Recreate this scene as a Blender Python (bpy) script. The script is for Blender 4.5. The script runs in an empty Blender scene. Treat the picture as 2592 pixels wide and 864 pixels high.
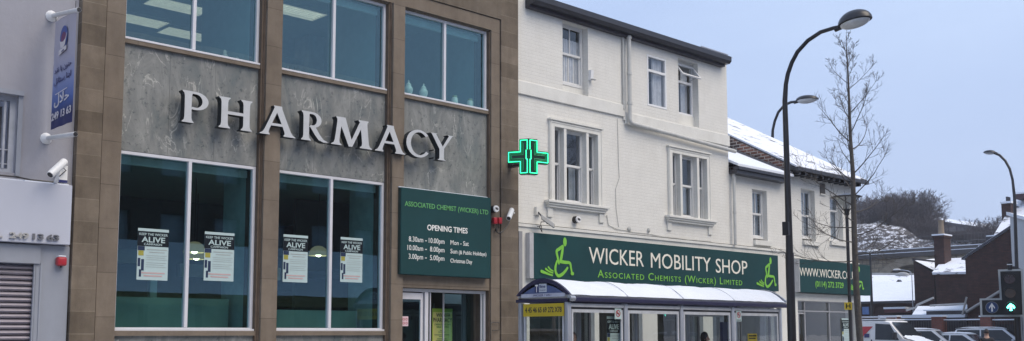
import bpy, bmesh, math, random
from mathutils import Vector, Matrix
random.seed(7)
R_ = math.radians
sc = bpy.context.scene
COL = sc.collection
# ------------------------------------------------------------------ camera
YAW, PITCH, ROLL, FPX, CY, EYE = R_(46.24), R_(5.65), R_(-0.07), 2600.0, 587.8, 1.6
Fw = Vector((math.cos(YAW)*math.cos(PITCH), math.sin(YAW)*math.cos(PITCH), math.sin(PITCH)))
Rt = Vector((math.sin(YAW), -math.cos(YAW), 0)); Up = Rt.cross(Fw)
R2 = Rt*math.cos(ROLL)+Up*math.sin(ROLL); U2 = -Rt*math.sin(ROLL)+Up*math.cos(ROLL)
cam = bpy.data.cameras.new('camera'); camo = bpy.data.objects.new('camera', cam); COL.objects.link(camo)
cam.sensor_width = 36; cam.lens = 36*FPX/2592; cam.shift_y = (CY-432)/2592; cam.clip_end = 3000; cam.clip_start = .05
camo.matrix_world = Matrix(((R2.x, U2.x, -Fw.x, 0), (R2.y, U2.y, -Fw.y, 0), (R2.z, U2.z, -Fw.z, EYE), (0, 0, 0, 1)))
sc.camera = camo
def ray(x, y): return Fw + R2*((x-1296)/FPX) - U2*((y-CY)/FPX)
def onX(x, y, X): d = ray(x, y); t = X/d.x; return Vector((X, d.y*t, EYE+d.z*t))
def onY(x, y, Y): d = ray(x, y); t = Y/d.y; return Vector((d.x*t, Y, EYE+d.z*t))
def onZ(x, y, Z): d = ray(x, y); t = (Z-EYE)/d.z; return Vector((d.x*t, d.y*t, Z))
# ------------------------------------------------------------------ world
w = bpy.data.worlds.new('World'); sc.world = w; w.use_nodes = True
nt = w.node_tree; nt.nodes.clear()
def N(t, ty, **k):
    n = t.nodes.new(ty)
    for a, b in k.items():
        if a in n.inputs: n.inputs[a].default_value = b
        else: setattr(n, a, b)
    return n
SUN_EL, SUN_AZ = R_(52), R_(-75)     # azimuth measured from +X towards +Y
sky = N(nt, 'ShaderNodeTexSky', sky_type='NISHITA', sun_disc=False, sun_elevation=SUN_EL, sun_rotation=math.pi/2-SUN_AZ, air_density=1.0, dust_density=3.0, ozone_density=1.5)
bg = N(nt, 'ShaderNodeBackground', Strength=0.077)
tc = N(nt, 'ShaderNodeTexCoord')
# overcast veil: evens the clear sky out, with soft cloud variation
nz = N(nt, 'ShaderNodeTexNoise', Scale=2.2, Detail=5.0, Roughness=.55)
mp = N(nt, 'ShaderNodeMapping'); mp.inputs['Scale'].default_value = (1, 1, 3.5)
nt.links.new(tc.outputs['Generated'], mp.inputs['Vector']); nt.links.new(mp.outputs[0], nz.inputs['Vector'])
ramp = N(nt, 'ShaderNodeValToRGB'); e = ramp.color_ramp.elements
e[0].position = .3; e[0].color = (3.9, 4.95, 7.2, 1); e[1].position = .72; e[1].color = (4.8, 5.9, 8.0, 1)
nt.links.new(nz.outputs['Fac'], ramp.inputs['Fac'])
# toward the horizon the veil is a little greyer
sp = N(nt, 'ShaderNodeSeparateXYZ'); nt.links.new(tc.outputs['Generated'], sp.inputs[0])
mr = N(nt, 'ShaderNodeMapRange'); mr.inputs['From Min'].default_value = 0; mr.inputs['From Max'].default_value = .32
mr.inputs['To Min'].default_value = 1; mr.inputs['To Max'].default_value = 0; nt.links.new(sp.outputs['Z'], mr.inputs['Value'])
mh = N(nt, 'ShaderNodeMix', data_type='RGBA'); nt.links.new(mr.outputs[0], mh.inputs[0]); nt.links.new(ramp.outputs[0], mh.inputs[6]); mh.inputs[7].default_value = (3.95, 4.75, 6.7, 1)
mx = N(nt, 'ShaderNodeMix', data_type='RGBA'); mx.inputs[0].default_value = .90
nt.links.new(sky.outputs[0], mx.inputs[6]); nt.links.new(mh.outputs[2], mx.inputs[7])
nt.links.new(mx.outputs[2], bg.inputs['Color'])
wo = N(nt, 'ShaderNodeOutputWorld'); nt.links.new(bg.outputs[0], wo.inputs[0])
sl = bpy.data.lights.new('sun', 'SUN'); sl.energy = 1.5; sl.angle = R_(45); sl.color = (1, .87, .69)
so = bpy.data.objects.new('sun', sl); COL.objects.link(so)
sd = Vector((math.cos(SUN_EL)*math.cos(SUN_AZ), math.cos(SUN_EL)*math.sin(SUN_AZ), math.sin(SUN_EL)))
so.rotation_euler = sd.to_track_quat('Z', 'Y').to_euler(); so.location = (0, -20, 30)
sc.view_settings.view_transform = 'Standard'; sc.view_settings.look = 'None'; sc.view_settings.gamma = 1; sc.view_settings.exposure = 0.86
# ------------------------------------------------------------------ materials
MATS = {}
def M(name, col, rough=.6, metal=0., var=.12, scale=6., bump=0., spec=.5, dirt=0., emit=None, es=0.):
    if name in MATS: return MATS[name]
    m = bpy.data.materials.new(name); m.use_nodes = True; t = m.node_tree; b = t.nodes['Principled BSDF']
    b.inputs['Roughness'].default_value = rough; b.inputs['Metallic'].default_value = metal; b.inputs['Specular IOR Level'].default_value = spec
    c = N(t, 'ShaderNodeTexCoord'); n = N(t, 'ShaderNodeTexNoise', Scale=scale, Detail=6.0, Roughness=.6)
    t.links.new(c.outputs['Object'], n.inputs['Vector'])
    r = N(t, 'ShaderNodeValToRGB'); e = r.color_ramp.elements; e[0].position = .3; e[1].position = .7
    e[0].color = tuple(v*(1-var) for v in col)+(1,); e[1].color = tuple(min(1, v*(1+var)) for v in col)+(1,)
    t.links.new(n.outputs['Fac'], r.inputs['Fac']); out = r.outputs[0]
    if dirt:
        n2 = N(t, 'ShaderNodeTexNoise', Scale=1.3, Detail=8.0, Roughness=.7); mp = N(t, 'ShaderNodeMapping'); mp.inputs['Scale'].default_value = (2.2, 2.2, .5)
        t.links.new(c.outputs['Object'], mp.inputs['Vector']); t.links.new(mp.outputs[0], n2.inputs['Vector'])
        r2 = N(t, 'ShaderNodeValToRGB'); r2.color_ramp.elements[0].position = .42; r2.color_ramp.elements[1].position = .72
        k = N(t, 'ShaderNodeMath', operation='MULTIPLY'); k.inputs[1].default_value = dirt
        t.links.new(n2.outputs['Fac'], r2.inputs['Fac']); t.links.new(r2.outputs[0], k.inputs[0])
        mm = N(t, 'ShaderNodeMix', data_type='RGBA', blend_type='MULTIPLY'); t.links.new(k.outputs[0], mm.inputs[0]); t.links.new(out, mm.inputs[6]); mm.inputs[7].default_value = (.45, .42, .38, 1); out = mm.outputs[2]
    t.links.new(out, b.inputs['Base Color'])
    if bump:
        bp = N(t, 'ShaderNodeBump', Strength=bump, Distance=.02); n3 = N(t, 'ShaderNodeTexNoise', Scale=scale*6, Detail=4.0)
        t.links.new(c.outputs['Object'], n3.inputs['Vector']); t.links.new(n3.outputs['Fac'], bp.inputs['Height']); t.links.new(bp.outputs[0], b.inputs['Normal'])
    if emit: b.inputs['Emission Color'].default_value = emit+(1,); b.inputs['Emission Strength'].default_value = es
    MATS[name] = m; return m
def brick(name, c1, c2, mortar, bw=.225, bh=.075, ms=.012, rough=.85, bump=.5, var=.3, offs=.5, stain=0., stainc=(.4, .38, .34), rot=False, shift=(0, 0), colscale=1.):
    """courses run along X (or Y when rot) and up Z"""
    m = bpy.data.materials.new(name); m.use_nodes = True; t = m.node_tree; b = t.nodes['Principled BSDF']; b.inputs['Roughness'].default_value = rough
    b.inputs['Specular IOR Level'].default_value = .3
    c = N(t, 'ShaderNodeTexCoord'); s = N(t, 'ShaderNodeSeparateXYZ'); t.links.new(c.outputs['Object'], s.inputs[0])
    cb = N(t, 'ShaderNodeCombineXYZ')
    ad = N(t, 'ShaderNodeMath', operation='ADD'); t.links.new(s.outputs['X'], ad.inputs[0]); t.links.new(s.outputs['Y'], ad.inputs[1])
    a2 = N(t, 'ShaderNodeMath', operation='ADD'); t.links.new(ad.outputs[0], a2.inputs[0]); a2.inputs[1].default_value = shift[0]
    a3 = N(t, 'ShaderNodeMath', operation='ADD'); t.links.new(s.outputs['Z'], a3.inputs[0]); a3.inputs[1].default_value = shift[1]
    t.links.new(a2.outputs[0], cb.inputs['X']); t.links.new(a3.outputs[0], cb.inputs['Y'])
    br = N(t, 'ShaderNodeTexBrick'); br.offset = offs
    br.inputs['Scale'].default_value = 1; br.inputs['Brick Width'].default_value = bw; br.inputs['Row Height'].default_value = bh
    br.inputs['Mortar Size'].default_value = ms; br.inputs['Mortar Smooth'].default_value = .3; br.inputs['Bias'].default_value = 0
    br.inputs['Color1'].default_value = c1+(1,); br.inputs['Color2'].default_value = c2+(1,); br.inputs['Mortar'].default_value = mortar+(1,)
    t.links.new(cb.outputs[0], br.inputs['Vector'])
    n = N(t, 'ShaderNodeTexNoise', Scale=3.0, Detail=8.0, Roughness=.65); t.links.new(c.outputs['Object'], n.inputs['Vector'])
    r = N(t, 'ShaderNodeValToRGB'); e = r.color_ramp.elements; e[0].position = .3; e[1].position = .7; e[0].color = (1-var, 1-var, 1-var, 1); e[1].color = (1+var*.4,)*3+(1,)
    t.links.new(n.outputs['Fac'], r.inputs['Fac'])
    mm = N(t, 'ShaderNodeMix', data_type='RGBA', blend_type='MULTIPLY'); mm.inputs[0].default_value = 1
    t.links.new(br.outputs['Color'], mm.inputs[6]); t.links.new(r.outputs[0], mm.inputs[7]); out = mm.outputs[2]
    if stain:
        mp = N(t, 'ShaderNodeMapping'); mp.inputs['Scale'].default_value = (3.0, 3.0, .45); t.links.new(c.outputs['Object'], mp.inputs['Vector'])
        n2 = N(t, 'ShaderNodeTexNoise', Scale=.9, Detail=9.0, Roughness=.72); t.links.new(mp.outputs[0], n2.inputs['Vector'])
        r2 = N(t, 'ShaderNodeValToRGB'); r2.color_ramp.elements[0].position = .45; r2.color_ramp.elements[1].position = .75; t.links.new(n2.outputs['Fac'], r2.inputs['Fac'])
        k = N(t, 'ShaderNodeMath', operation='MULTIPLY'); k.inputs[1].default_value = stain; t.links.new(r2.outputs[0], k.inputs[0])
        m2 = N(t, 'ShaderNodeMix', data_type='RGBA', blend_type='MULTIPLY'); t.links.new(k.outputs[0], m2.inputs[0]); t.links.new(out, m2.inputs[6]); m2.inputs[7].default_value = stainc+(1,); out = m2.outputs[2]
    t.links.new(out, b.inputs['Base Color'])
    iv = N(t, 'ShaderNodeMath', operation='SUBTRACT'); iv.inputs[0].default_value = 1; t.links.new(br.outputs['Fac'], iv.inputs[1])
    n4 = N(t, 'ShaderNodeTexNoise', Scale=30.0, Detail=4.0); t.links.new(c.outputs['Object'], n4.inputs['Vector'])
    a4 = N(t, 'ShaderNodeMath', operation='MULTIPLY_ADD'); t.links.new(n4.outputs['Fac'], a4.inputs[0]); a4.inputs[1].default_value = .35; t.links.new(iv.outputs[0], a4.inputs[2])
    bp = N(t, 'ShaderNodeBump', Strength=bump, Distance=.012); t.links.new(a4.outputs[0], bp.inputs['Height']); t.links.new(bp.outputs[0], b.inputs['Normal'])
    MATS[name] = m; return m
def glass(name, tint, refl, gl=(1, 1, 1), rough=.0):
    m = bpy.data.materials.new(name); m.use_nodes = True; t = m.node_tree; t.nodes.clear()
    tr = N(t, 'ShaderNodeBsdfTransparent'); tr.inputs['Color'].default_value = tint+(1,)
    g = N(t, 'ShaderNodeBsdfGlossy'); g.inputs['Color'].default_value = gl+(1,); g.inputs['Roughness'].default_value = rough
    c = N(t, 'ShaderNodeTexCoord'); n = N(t, 'ShaderNodeTexNoise', Scale=.9, Detail=2.0); t.links.new(c.outputs['Object'], n.inputs['Vector'])
    bp = N(t, 'ShaderNodeBump', Strength=.12, Distance=.01); t.links.new(n.outputs['Fac'], bp.inputs['Height']); t.links.new(bp.outputs[0], g.inputs['Normal'])
    lw = N(t, 'ShaderNodeLayerWeight', Blend=.5)
    k = N(t, 'ShaderNodeMath', operation='POWER'); t.links.new(lw.outputs['Facing'], k.inputs[0]); k.inputs[1].default_value = 4
    a = N(t, 'ShaderNodeMath', operation='ADD'); a.use_clamp = True; t.links.new(k.outputs[0], a.inputs[0]); a.inputs[1].default_value = refl
    mx = N(t, 'ShaderNodeMixShader'); t.links.new(a.outputs[0], mx.inputs[0]); t.links.new(tr.outputs[0], mx.inputs[1]); t.links.new(g.outputs[0], mx.inputs[2])
    o = N(t, 'ShaderNodeOutputMaterial'); t.links.new(mx.outputs[0], o.inputs[0]); MATS[name] = m; return m
def marble():
    m = bpy.data.materials.new('grey_marble'); m.use_nodes = True; t = m.node_tree; b = t.nodes['Principled BSDF']
    b.inputs['Roughness'].default_value = .42; b.inputs['Specular IOR Level'].default_value = .35
    c = N(t, 'ShaderNodeTexCoord'); mp = N(t, 'ShaderNodeMapping'); mp.inputs['Scale'].default_value = (1.7, 1, .7); mp.inputs['Rotation'].default_value = (0, R_(24), 0)
    t.links.new(c.outputs['Object'], mp.inputs['Vector'])
    n1 = N(t, 'ShaderNodeTexNoise', Scale=1.6, Detail=10.0, Roughness=.68, Distortion=1.2); t.links.new(mp.outputs[0], n1.inputs['Vector'])
    r1 = N(t, 'ShaderNodeValToRGB'); e = r1.color_ramp.elements; e[0].position = .28; e[0].color = (.11, .135, .14, 1); e[1].position = .70; e[1].color = (.30, .305, .29, 1)
    x = r1.color_ramp.elements.new(.5); x.color = (.20, .205, .198, 1)
    t.links.new(n1.outputs['Fac'], r1.inputs['Fac'])
    # pale veins: thin iso-lines of a warped noise
    n2 = N(t, 'ShaderNodeTexNoise', Scale=1.15, Detail=5.0, Roughness=.55, Distortion=.9); t.links.new(mp.outputs[0], n2.inputs['Vector'])
    s = N(t, 'ShaderNodeMath', operation='SUBTRACT'); t.links.new(n2.outputs['Fac'], s.inputs[0]); s.inputs[1].default_value = .5
    ab = N(t, 'ShaderNodeMath', operation='ABSOLUTE'); t.links.new(s.outputs[0], ab.inputs[0])
    r2 = N(t, 'ShaderNodeValToRGB'); e = r2.color_ramp.elements; e[0].position = .0; e[0].color = (1, 1, 1, 1); e[1].position = .011; e[1].color = (0, 0, 0, 1); t.links.new(ab.outputs[0], r2.inputs['Fac'])
    n5 = N(t, 'ShaderNodeTexNoise', Scale=2.6, Detail=3.0); t.links.new(c.outputs['Object'], n5.inputs['Vector'])
    r5 = N(t, 'ShaderNodeValToRGB'); r5.color_ramp.elements[0].position = .45; r5.color_ramp.elements[1].position = .62; t.links.new(n5.outputs['Fac'], r5.inputs['Fac'])
    k = N(t, 'ShaderNodeMath', operation='MULTIPLY'); t.links.new(r2.outputs[0], k.inputs[0]); t.links.new(r5.outputs[0], k.inputs[1])
    k2 = N(t, 'ShaderNodeMath', operation='MULTIPLY'); t.links.new(k.outputs[0], k2.inputs[0]); k2.inputs[1].default_value = .6
    m1 = N(t, 'ShaderNodeMix', data_type='RGBA'); t.links.new(k2.outputs[0], m1.inputs[0]); t.links.new(r1.outputs[0], m1.inputs[6]); m1.inputs[7].default_value = (.60, .59, .54, 1)
    # dark flecks
    n3 = N(t, 'ShaderNodeTexNoise', Scale=11.0, Detail=7.0, Roughness=.75); t.links.new(c.outputs['Object'], n3.inputs['Vector'])
    r3 = N(t, 'ShaderNodeValToRGB'); e = r3.color_ramp.elements; e[0].position = .33; e[0].color = (.25, .32, .36, 1); e[1].position = .45; e[1].color = (1, 1, 1, 1); t.links.new(n3.outputs['Fac'], r3.inputs['Fac'])
    m2 = N(t, 'ShaderNodeMix', data_type='RGBA', blend_type='MULTIPLY'); m2.inputs[0].default_value = .85; t.links.new(m1.outputs[2], m2.inputs[6]); t.links.new(r3.outputs[0], m2.inputs[7])
    t.links.new(m2.outputs[2], b.inputs['Base Color']); MATS['marble'] = m; return m
def snowrock(name, thr=.5, sc_=.9, rock=(.05, .045, .045), snow=(.75, .78, .84), st=(1, 1, 1)):
    m = bpy.data.materials.new(name); m.use_nodes = True; t = m.node_tree; b = t.nodes['Principled BSDF']; b.inputs['Roughness'].default_value = .9
    c = N(t, 'ShaderNodeTexCoord'); mp = N(t, 'ShaderNodeMapping'); mp.inputs['Scale'].default_value = st; t.links.new(c.outputs['Object'], mp.inputs['Vector'])
    n = N(t, 'ShaderNodeTexNoise', Scale=sc_, Detail=9.0, Roughness=.68); t.links.new(mp.outputs[0], n.inputs['Vector'])
    r = N(t, 'ShaderNodeValToRGB'); e = r.color_ramp.elements; e[0].position = thr-.035; e[0].color = rock+(1,); e[1].position = thr+.035; e[1].color = snow+(1,)
    t.links.new(n.outputs['Fac'], r.inputs['Fac']); t.links.new(r.outputs[0], b.inputs['Base Color']); MATS[name] = m; return m
SNOW = M('snow', (.72, .76, .83), .75, var=.04, scale=2.5, bump=.25)
SNOWT = snowrock('thin_snow', .36, 1.6, (.16, .15, .16), (.74, .77, .84), (1, 1, 1))
STONE = brick('sandstone_ashlar', (.20, .163, .125), (.150, .122, .093), (.12, .098, .075), .95, .65, .007, .9, .35, .25, stain=.55, stainc=(.5, .47, .42), shift=(.05, .02))
STONEC = brick('sandstone_courses', (.215, .175, .135), (.140, .112, .084), (.235, .195, .15), 9.0, .325, .007, .9, .3, .3, offs=0., stain=.6, stainc=(.5, .47, .42), shift=(3.5, .02))
STONEP = brick('sandstone_pier', (.215, .175, .137), (.18, .146, .114), (.12, .098, .075), 3.1, .65, .006, .9, .3, .2, stain=.5, stainc=(.5, .47, .42), shift=(.4, .1))
STONED = M('shaded_joint_stone', (.10, .072, .052), .9, var=.25, scale=5)
MARB = marble()
ALU = M('white_aluminium', (.62, .62, .66), .38, .0, var=.04, scale=3)
ALUS = M('silver_metal', (.42, .44, .49), .35, .5, var=.06, scale=4)
WHITEB = brick('white_painted_brick', (.74, .725, .68), (.725, .71, .665), (.69, .675, .635), .225, .075, .007, .7, .35, .05, stain=.22, stainc=(.72, .70, .66))
WHITEP = M('white_painted_render', (.71, .70, .655), .65, var=.05, scale=3, bump=.08, dirt=.14)
WHITET = M('white_painted_timber', (.70, .70, .69), .45, var=.04, scale=4, dirt=.1)
UPVC = M('white_plastic_frame', (.78, .78, .78), .35, var=.02)
GREYR = M('grey_render', (.315, .315, .355), .85, var=.06, scale=1.6, bump=.25, dirt=.16)
GREYP = M('grey_painted_panel', (.28, .30, .35), .55, var=.05, scale=2, dirt=.15)
FASC = M('pale_fascia_panel', (.47, .49, .57), .45, var=.03, scale=2)
SHUT = M('galvanised_shutter', (.27, .25, .29), .45, .4, var=.1, scale=5)
BLACKG = M('black_gutter', (.025, .026, .036), .4, var=.2, scale=3)
BLACKM = M('black_painted_steel', (.018, .017, .02), .35, var=.2, scale=4)
PIPE = M('grey_pipe', (.52, .52, .50), .5, var=.12, scale=3, dirt=.3)
GREEN = M('dark_green_sign', (.008, .048, .052), .6, var=.10, scale=1.6, spec=.25)
GREEND = M('shaded_green_edge', (.006, .028, .028), .5, var=.1)
LIME = M('lime_paint', (.20, .52, .05), .5, var=.05)
LGREEN = M('soft_green_paint', (.13, .40, .13), .5, var=.05)
CREAM = M('cream_paint', (.80, .76, .66), .5, var=.04)
WPAINT = M('white_paint', (.78, .78, .75), .5, var=.03)
LETF = M('letter_face', (.56, .57, .58), .35, .15, var=.05, scale=7)
LETS = M('letter_return', (.02, .024, .026), .6, 0, var=.15, spec=.2)
RED = M('red_plastic', (.38, .022, .035), .35, var=.06)
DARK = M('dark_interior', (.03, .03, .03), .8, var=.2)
PTEAL = glass('teal_tinted_glass', (.52, .76, .76), .155, (.52, .82, .93))
WGL = glass('window_glass', (.72, .74, .78), .09, (.86, .93, 1.0))
CLG = glass('clear_shelter_glass', (.82, .85, .84), .055)
SHG = glass('shop_glass', (.72, .76, .74), .07)
CURT = M('net_curtain', (.80, .80, .78), .9, var=.12, scale=9)
CURTG = M('grey_curtain', (.55, .60, .62), .9, var=.15, scale=7)
BRICKR = brick('dark_red_brick', (.085, .040, .034), (.055, .030, .027), (.035, .028, .027), .225, .075, .010, .9, .5, .35, stain=.4)
BRICKB = brick('brown_gable_brick', (.24, .115, .085), (.07, .05, .047), (.46, .43, .39), .23, .09, .013, .9, .5, .3)
BRICKP = brick('red_brick_pier', (.22, .075, .055), (.17, .055, .042), (.12, .09, .08), .225, .075, .010, .9, .5, .25)
BRICKV = brick('sooty_stone_arch', (.34, .29, .21), (.22, .185, .14), (.12, .10, .08), .8, .38, .03, .95, .5, .45, stain=.5)
SLATE = snowrock('snowy_slates', .40, 2.2, (.06, .058, .07), (.74, .77, .84), (.5, .5, 2.2))
PURP = M('purple_gutter', (.022, .020, .06), .4, var=.12)
BLUEP = M('blue_shelter_panel', (.085, .12, .26), .45, var=.05)
NAVY = M('navy_paint', (.025, .03, .13), .4, var=.05)
YELL = M('yellow_panel', (.50, .38, .02), .5, var=.05)
YELP = M('yellow_banner', (.66, .60, .20), .6, var=.07, scale=2)
BARK = M('bark', (.085, .075, .068), .9, var=.3, scale=14, bump=.5)
TWIG = M('twig_brown', (.060, .045, .047), .9, var=.25, scale=3)
TWIGF = M('frosted_twig', (.20, .17, .18), .9, var=.3, scale=3)
# ------------------------------------------------------------------ builders
class B:
    def __init__(s): s.bm = bmesh.new()
    def box(s, x0, x1, y0, y1, z0, z1):
        v = [s.bm.verts.new((x, y, z)) for x in (x0, x1) for y in (y0, y1) for z in (z0, z1)]
        for f in ((0, 1, 3, 2), (4, 6, 7, 5), (0, 4, 5, 1), (2, 3, 7, 6), (0, 2, 6, 4), (1, 5, 7, 3)): s.bm.faces.new([v[i] for i in f])
        return s
    def poly(s, pts): s.bm.faces.new([s.bm.verts.new(p) for p in pts]); return s
    def prism(s, pts, d):
        d = Vector(d); a = [s.bm.verts.new(p) for p in pts]; b = [s.bm.verts.new(Vector(p)+d) for p in pts]
        s.bm.faces.new(a); s.bm.faces.new(b[::-1]); n = len(a)
        for i in range(n): s.bm.faces.new((a[i], a[(i+1) % n], b[(i+1) % n], b[i]))
        return s
    def tube(s, path, r, n=8, cap=True):
        path = [Vector(p) for p in path]; rs = r if isinstance(r, (list, tuple)) else [r]*len(path)
        rings = []; ref = None
        for i, p in enumerate(path):
            d = (path[min(i+1, len(path)-1)]-path[max(i-1, 0)]).normalized()
            if ref is None: ref = Vector((0, 0, 1)) if abs(d.z) < .9 else Vector((1, 0, 0))
            a = d.cross(ref).normalized(); b = d.cross(a); ref = -b if False else ref
            if a.length < .1: a = Vector((1, 0, 0)); b = d.cross(a)
            rings.append([s.bm.verts.new(p+(a*math.cos(2*math.pi*k/n)+b*math.sin(2*math.pi*k/n))*rs[i]) for k in range(n)])
        for i in range(len(rings)-1):
            for k in range(n): s.bm.faces.new((rings[i][k], rings[i][(k+1) % n], rings[i+1][(k+1) % n], rings[i+1][k]))
        if cap and n > 2: s.bm.faces.new(rings[0][::-1]); s.bm.faces.new(rings[-1])
        return s
    def ell(s, c, r, seg=16, ring=10, fn=None):
        c = Vector(c); rr = []
        for i in range(ring+1):
            th = math.pi*i/ring; row = []
            for k in range(seg):
                ph = 2*math.pi*k/seg; u = Vector((math.sin(th)*math.cos(ph), math.sin(th)*math.sin(ph), math.cos(th)))
                p = Vector((u.x*r[0], u.y*r[1], u.z*r[2]))
                if fn: p = fn(u, p)
                row.append(c+p)
            rr.append(row)
        top = s.bm.verts.new(rr[0][0]); bot = s.bm.verts.new(rr[-1][0]); vs = [[s.bm.verts.new(p) for p in row] for row in rr[1:-1]]
        for k in range(seg):
            s.bm.faces.new((top, vs[0][k], vs[0][(k+1) % seg])); s.bm.faces.new((bot, vs[-1][(k+1) % seg], vs[-1][k]))
            for i in range(len(vs)-1): s.bm.faces.new((vs[i][k], vs[i+1][k], vs[i+1][(k+1) % seg], vs[i][(k+1) % seg]))
        return s
    def strip(s, L, Rr, f, d):
        """solid ribbon between two point lists; f maps 2D->3D, d extrusion vector"""
        d = Vector(d); n = len(L)
        a = [s.bm.verts.new(f(p)) for p in L]; b = [s.bm.verts.new(f(p)) for p in Rr]
        a2 = [s.bm.verts.new(Vector(f(p))+d) for p in L]; b2 = [s.bm.verts.new(Vector(f(p))+d) for p in Rr]
        for i in range(n-1):
            for q in ((a[i], a[i+1], b[i+1], b[i]), (a2[i+1], a2[i], b2[i], b2[i+1]), (a[i+1], a[i], a2[i], a2[i+1]), (b[i], b[i+1], b2[i+1], b2[i])):
                try: s.bm.faces.new(q)
                except ValueError: pass
        s.bm.faces.new((a[0], b[0], b2[0], a2[0])); s.bm.faces.new((b[-1], a[-1], a2[-1], b2[-1])); return s
    def wall(s, x0, x1, z0, z1, y, depth, holes):
        """front face at y with rectangular openings and their reveals going back by depth"""
        xs = sorted({x0, x1, *[h[0] for h in holes], *[h[1] for h in holes]}); zs = sorted({z0, z1, *[h[2] for h in holes], *[h[3] for h in holes]})
        for i in range(len(xs)-1):
            for j in range(len(zs)-1):
                cx, cz = (xs[i]+xs[i+1])/2, (zs[j]+zs[j+1])/2
                if any(h[0] < cx < h[1] and h[2] < cz < h[3] for h in holes): continue
                s.poly([(xs[i], y, zs[j]), (xs[i+1], y, zs[j]), (xs[i+1], y, zs[j+1]), (xs[i], y, zs[j+1])])
        for a, b, c, d in holes:
            e = y+depth
            s.poly([(a, y, c), (a, y, d), (a, e, d), (a, e, c)]); s.poly([(b, y, d), (b, y, c), (b, e, c), (b, e, d)])
            s.poly([(a, y, d), (b, y, d), (b, e, d), (a, e, d)]); s.poly([(b, y, c), (a, y, c), (a, e, c), (b, e, c)])
        return s
    def bevel(s, w, seg=2): bmesh.ops.bevel(s.bm, geom=s.bm.edges[:], offset=w, segments=seg, affect='EDGES', profile=.5); return s
    def snowy(s, amp, cuts=0): return s
def base(o):
    v = Vector((0, 0, 0))
    while o: v += o.location; o = o.parent
    return v
def obj(name, b, mat, parent=None, smooth=False, merge=False, label=None, kind=None, norm=True, loose=False):
    bm = b.bm if isinstance(b, B) else b
    if loose:                                   # each connected piece becomes an object of its own
        seen = set(); comps = []
        for f in bm.faces:
            if f in seen: continue
            st = [f]; seen.add(f); comp = []
            while st:
                g = st.pop(); comp.append([tuple(v.co) for v in g.verts])
                for e_ in g.edges:
                    for h in e_.link_faces:
                        if h not in seen: seen.add(h); st.append(h)
            comps.append(comp)
        bm.free(); last = None
        for comp in comps:
            nb = bmesh.new(); vm = {}
            for face in comp: nb.faces.new([vm.setdefault(p_, None) or vm.__setitem__(p_, nb.verts.new(p_)) or vm[p_] for p_ in face])
            last = obj(name, nb, mat, parent, smooth, merge, label, kind, norm)
        return last
    if merge: bmesh.ops.remove_doubles(bm, verts=bm.verts[:], dist=1e-5)
    if norm: bmesh.ops.recalc_face_normals(bm, faces=bm.faces[:])
    me = bpy.data.meshes.new(name); bm.to_mesh(me); bm.free()
    for m in (mat if isinstance(mat, list) else [mat]): me.materials.append(m)
    if smooth:
        for p in me.polygons: p.use_smooth = True
        try: me.set_sharp_from_angle(angle=R_(smooth if smooth is not True else 50))
        except Exception: pass
    o = bpy.data.objects.new(name, me); COL.objects.link(o)
    if parent:
        me.transform(Matrix.Translation(-base(parent))); o.parent = parent
    if label: o['label'] = label
    if kind: o['kind'] = kind
    return o
def tag(o, label, cat, group=None):
    o['label'] = label; o['category'] = cat
    if group: o['group'] = group
    return o
def thing(name, label, cat, loc=(0, 0, 0), group=None):
    o = bpy.data.objects.new(name, None); COL.objects.link(o); o.location = loc; o.empty_display_size = .3; return tag(o, label, cat, group)
def copy_tree(o, parent=None, meshes=None):
    c = o.copy(); COL.objects.link(c); c.parent = parent
    for ch in list(o.children): copy_tree(ch, c)
    return c
def struct(name, b, mat, **k): o = obj(name, b, mat, **k); o['kind'] = 'structure'; return o
# ---- text
_H = {}
def textmesh(body, off=0., small=None, space=1., ext=.0):
    cu = bpy.data.curves.new('t', 'FONT'); cu.body = body; cu.size = 1; cu.offset = off; cu.space_character = space; cu.resolution_u = 3; cu.extrude = ext
    if small:
        cu.small_caps_scale = small
        for i, ch in enumerate(body):
            if ch.islower(): cu.body_format[i].use_small_caps = True
    o = bpy.data.objects.new('t', cu); COL.objects.link(o); bpy.context.view_layer.update()
    me = bpy.data.meshes.new_from_object(o.evaluated_get(bpy.context.evaluated_depsgraph_get()))
    bpy.data.objects.remove(o); bpy.data.curves.remove(cu); return me
def text(name, body, a, b, zb, cap, y, mat, parent, off=0., small=None, face='Y', th=.004, space=1., mirror=False, zb2=None):
    """fit the words between a and b (along X, or along -Y when face=='X'), baseline zb, cap height cap"""
    if 'H' not in _H:
        h = textmesh('H'); _H['H'] = max(v.co.y for v in h.vertices)
    me = textmesh(body, off, small, space, .5)
    xs = [v.co.x for v in me.vertices]
    if not xs: return None
    x0, x1 = min(xs), max(xs); kz = cap/_H['H']; L = abs(b-a); kx = L/(x1-x0)
    for v in me.vertices:
        X, Z, D = (v.co.x-x0)*kx, zb+v.co.y*kz, v.co.z*th
        if zb2 is not None: Z += (zb2-zb)*X/L
        if face == 'Y': v.co = (a+X, y-D-th/2, Z)
        else: v.co = (y-D-th/2, a-X, Z)
    me.materials.append(mat); o = bpy.data.objects.new(name, me); COL.objects.link(o)
    if parent: me.transform(Matrix.Translation(-base(parent))); o.parent = parent
    return o
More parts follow.
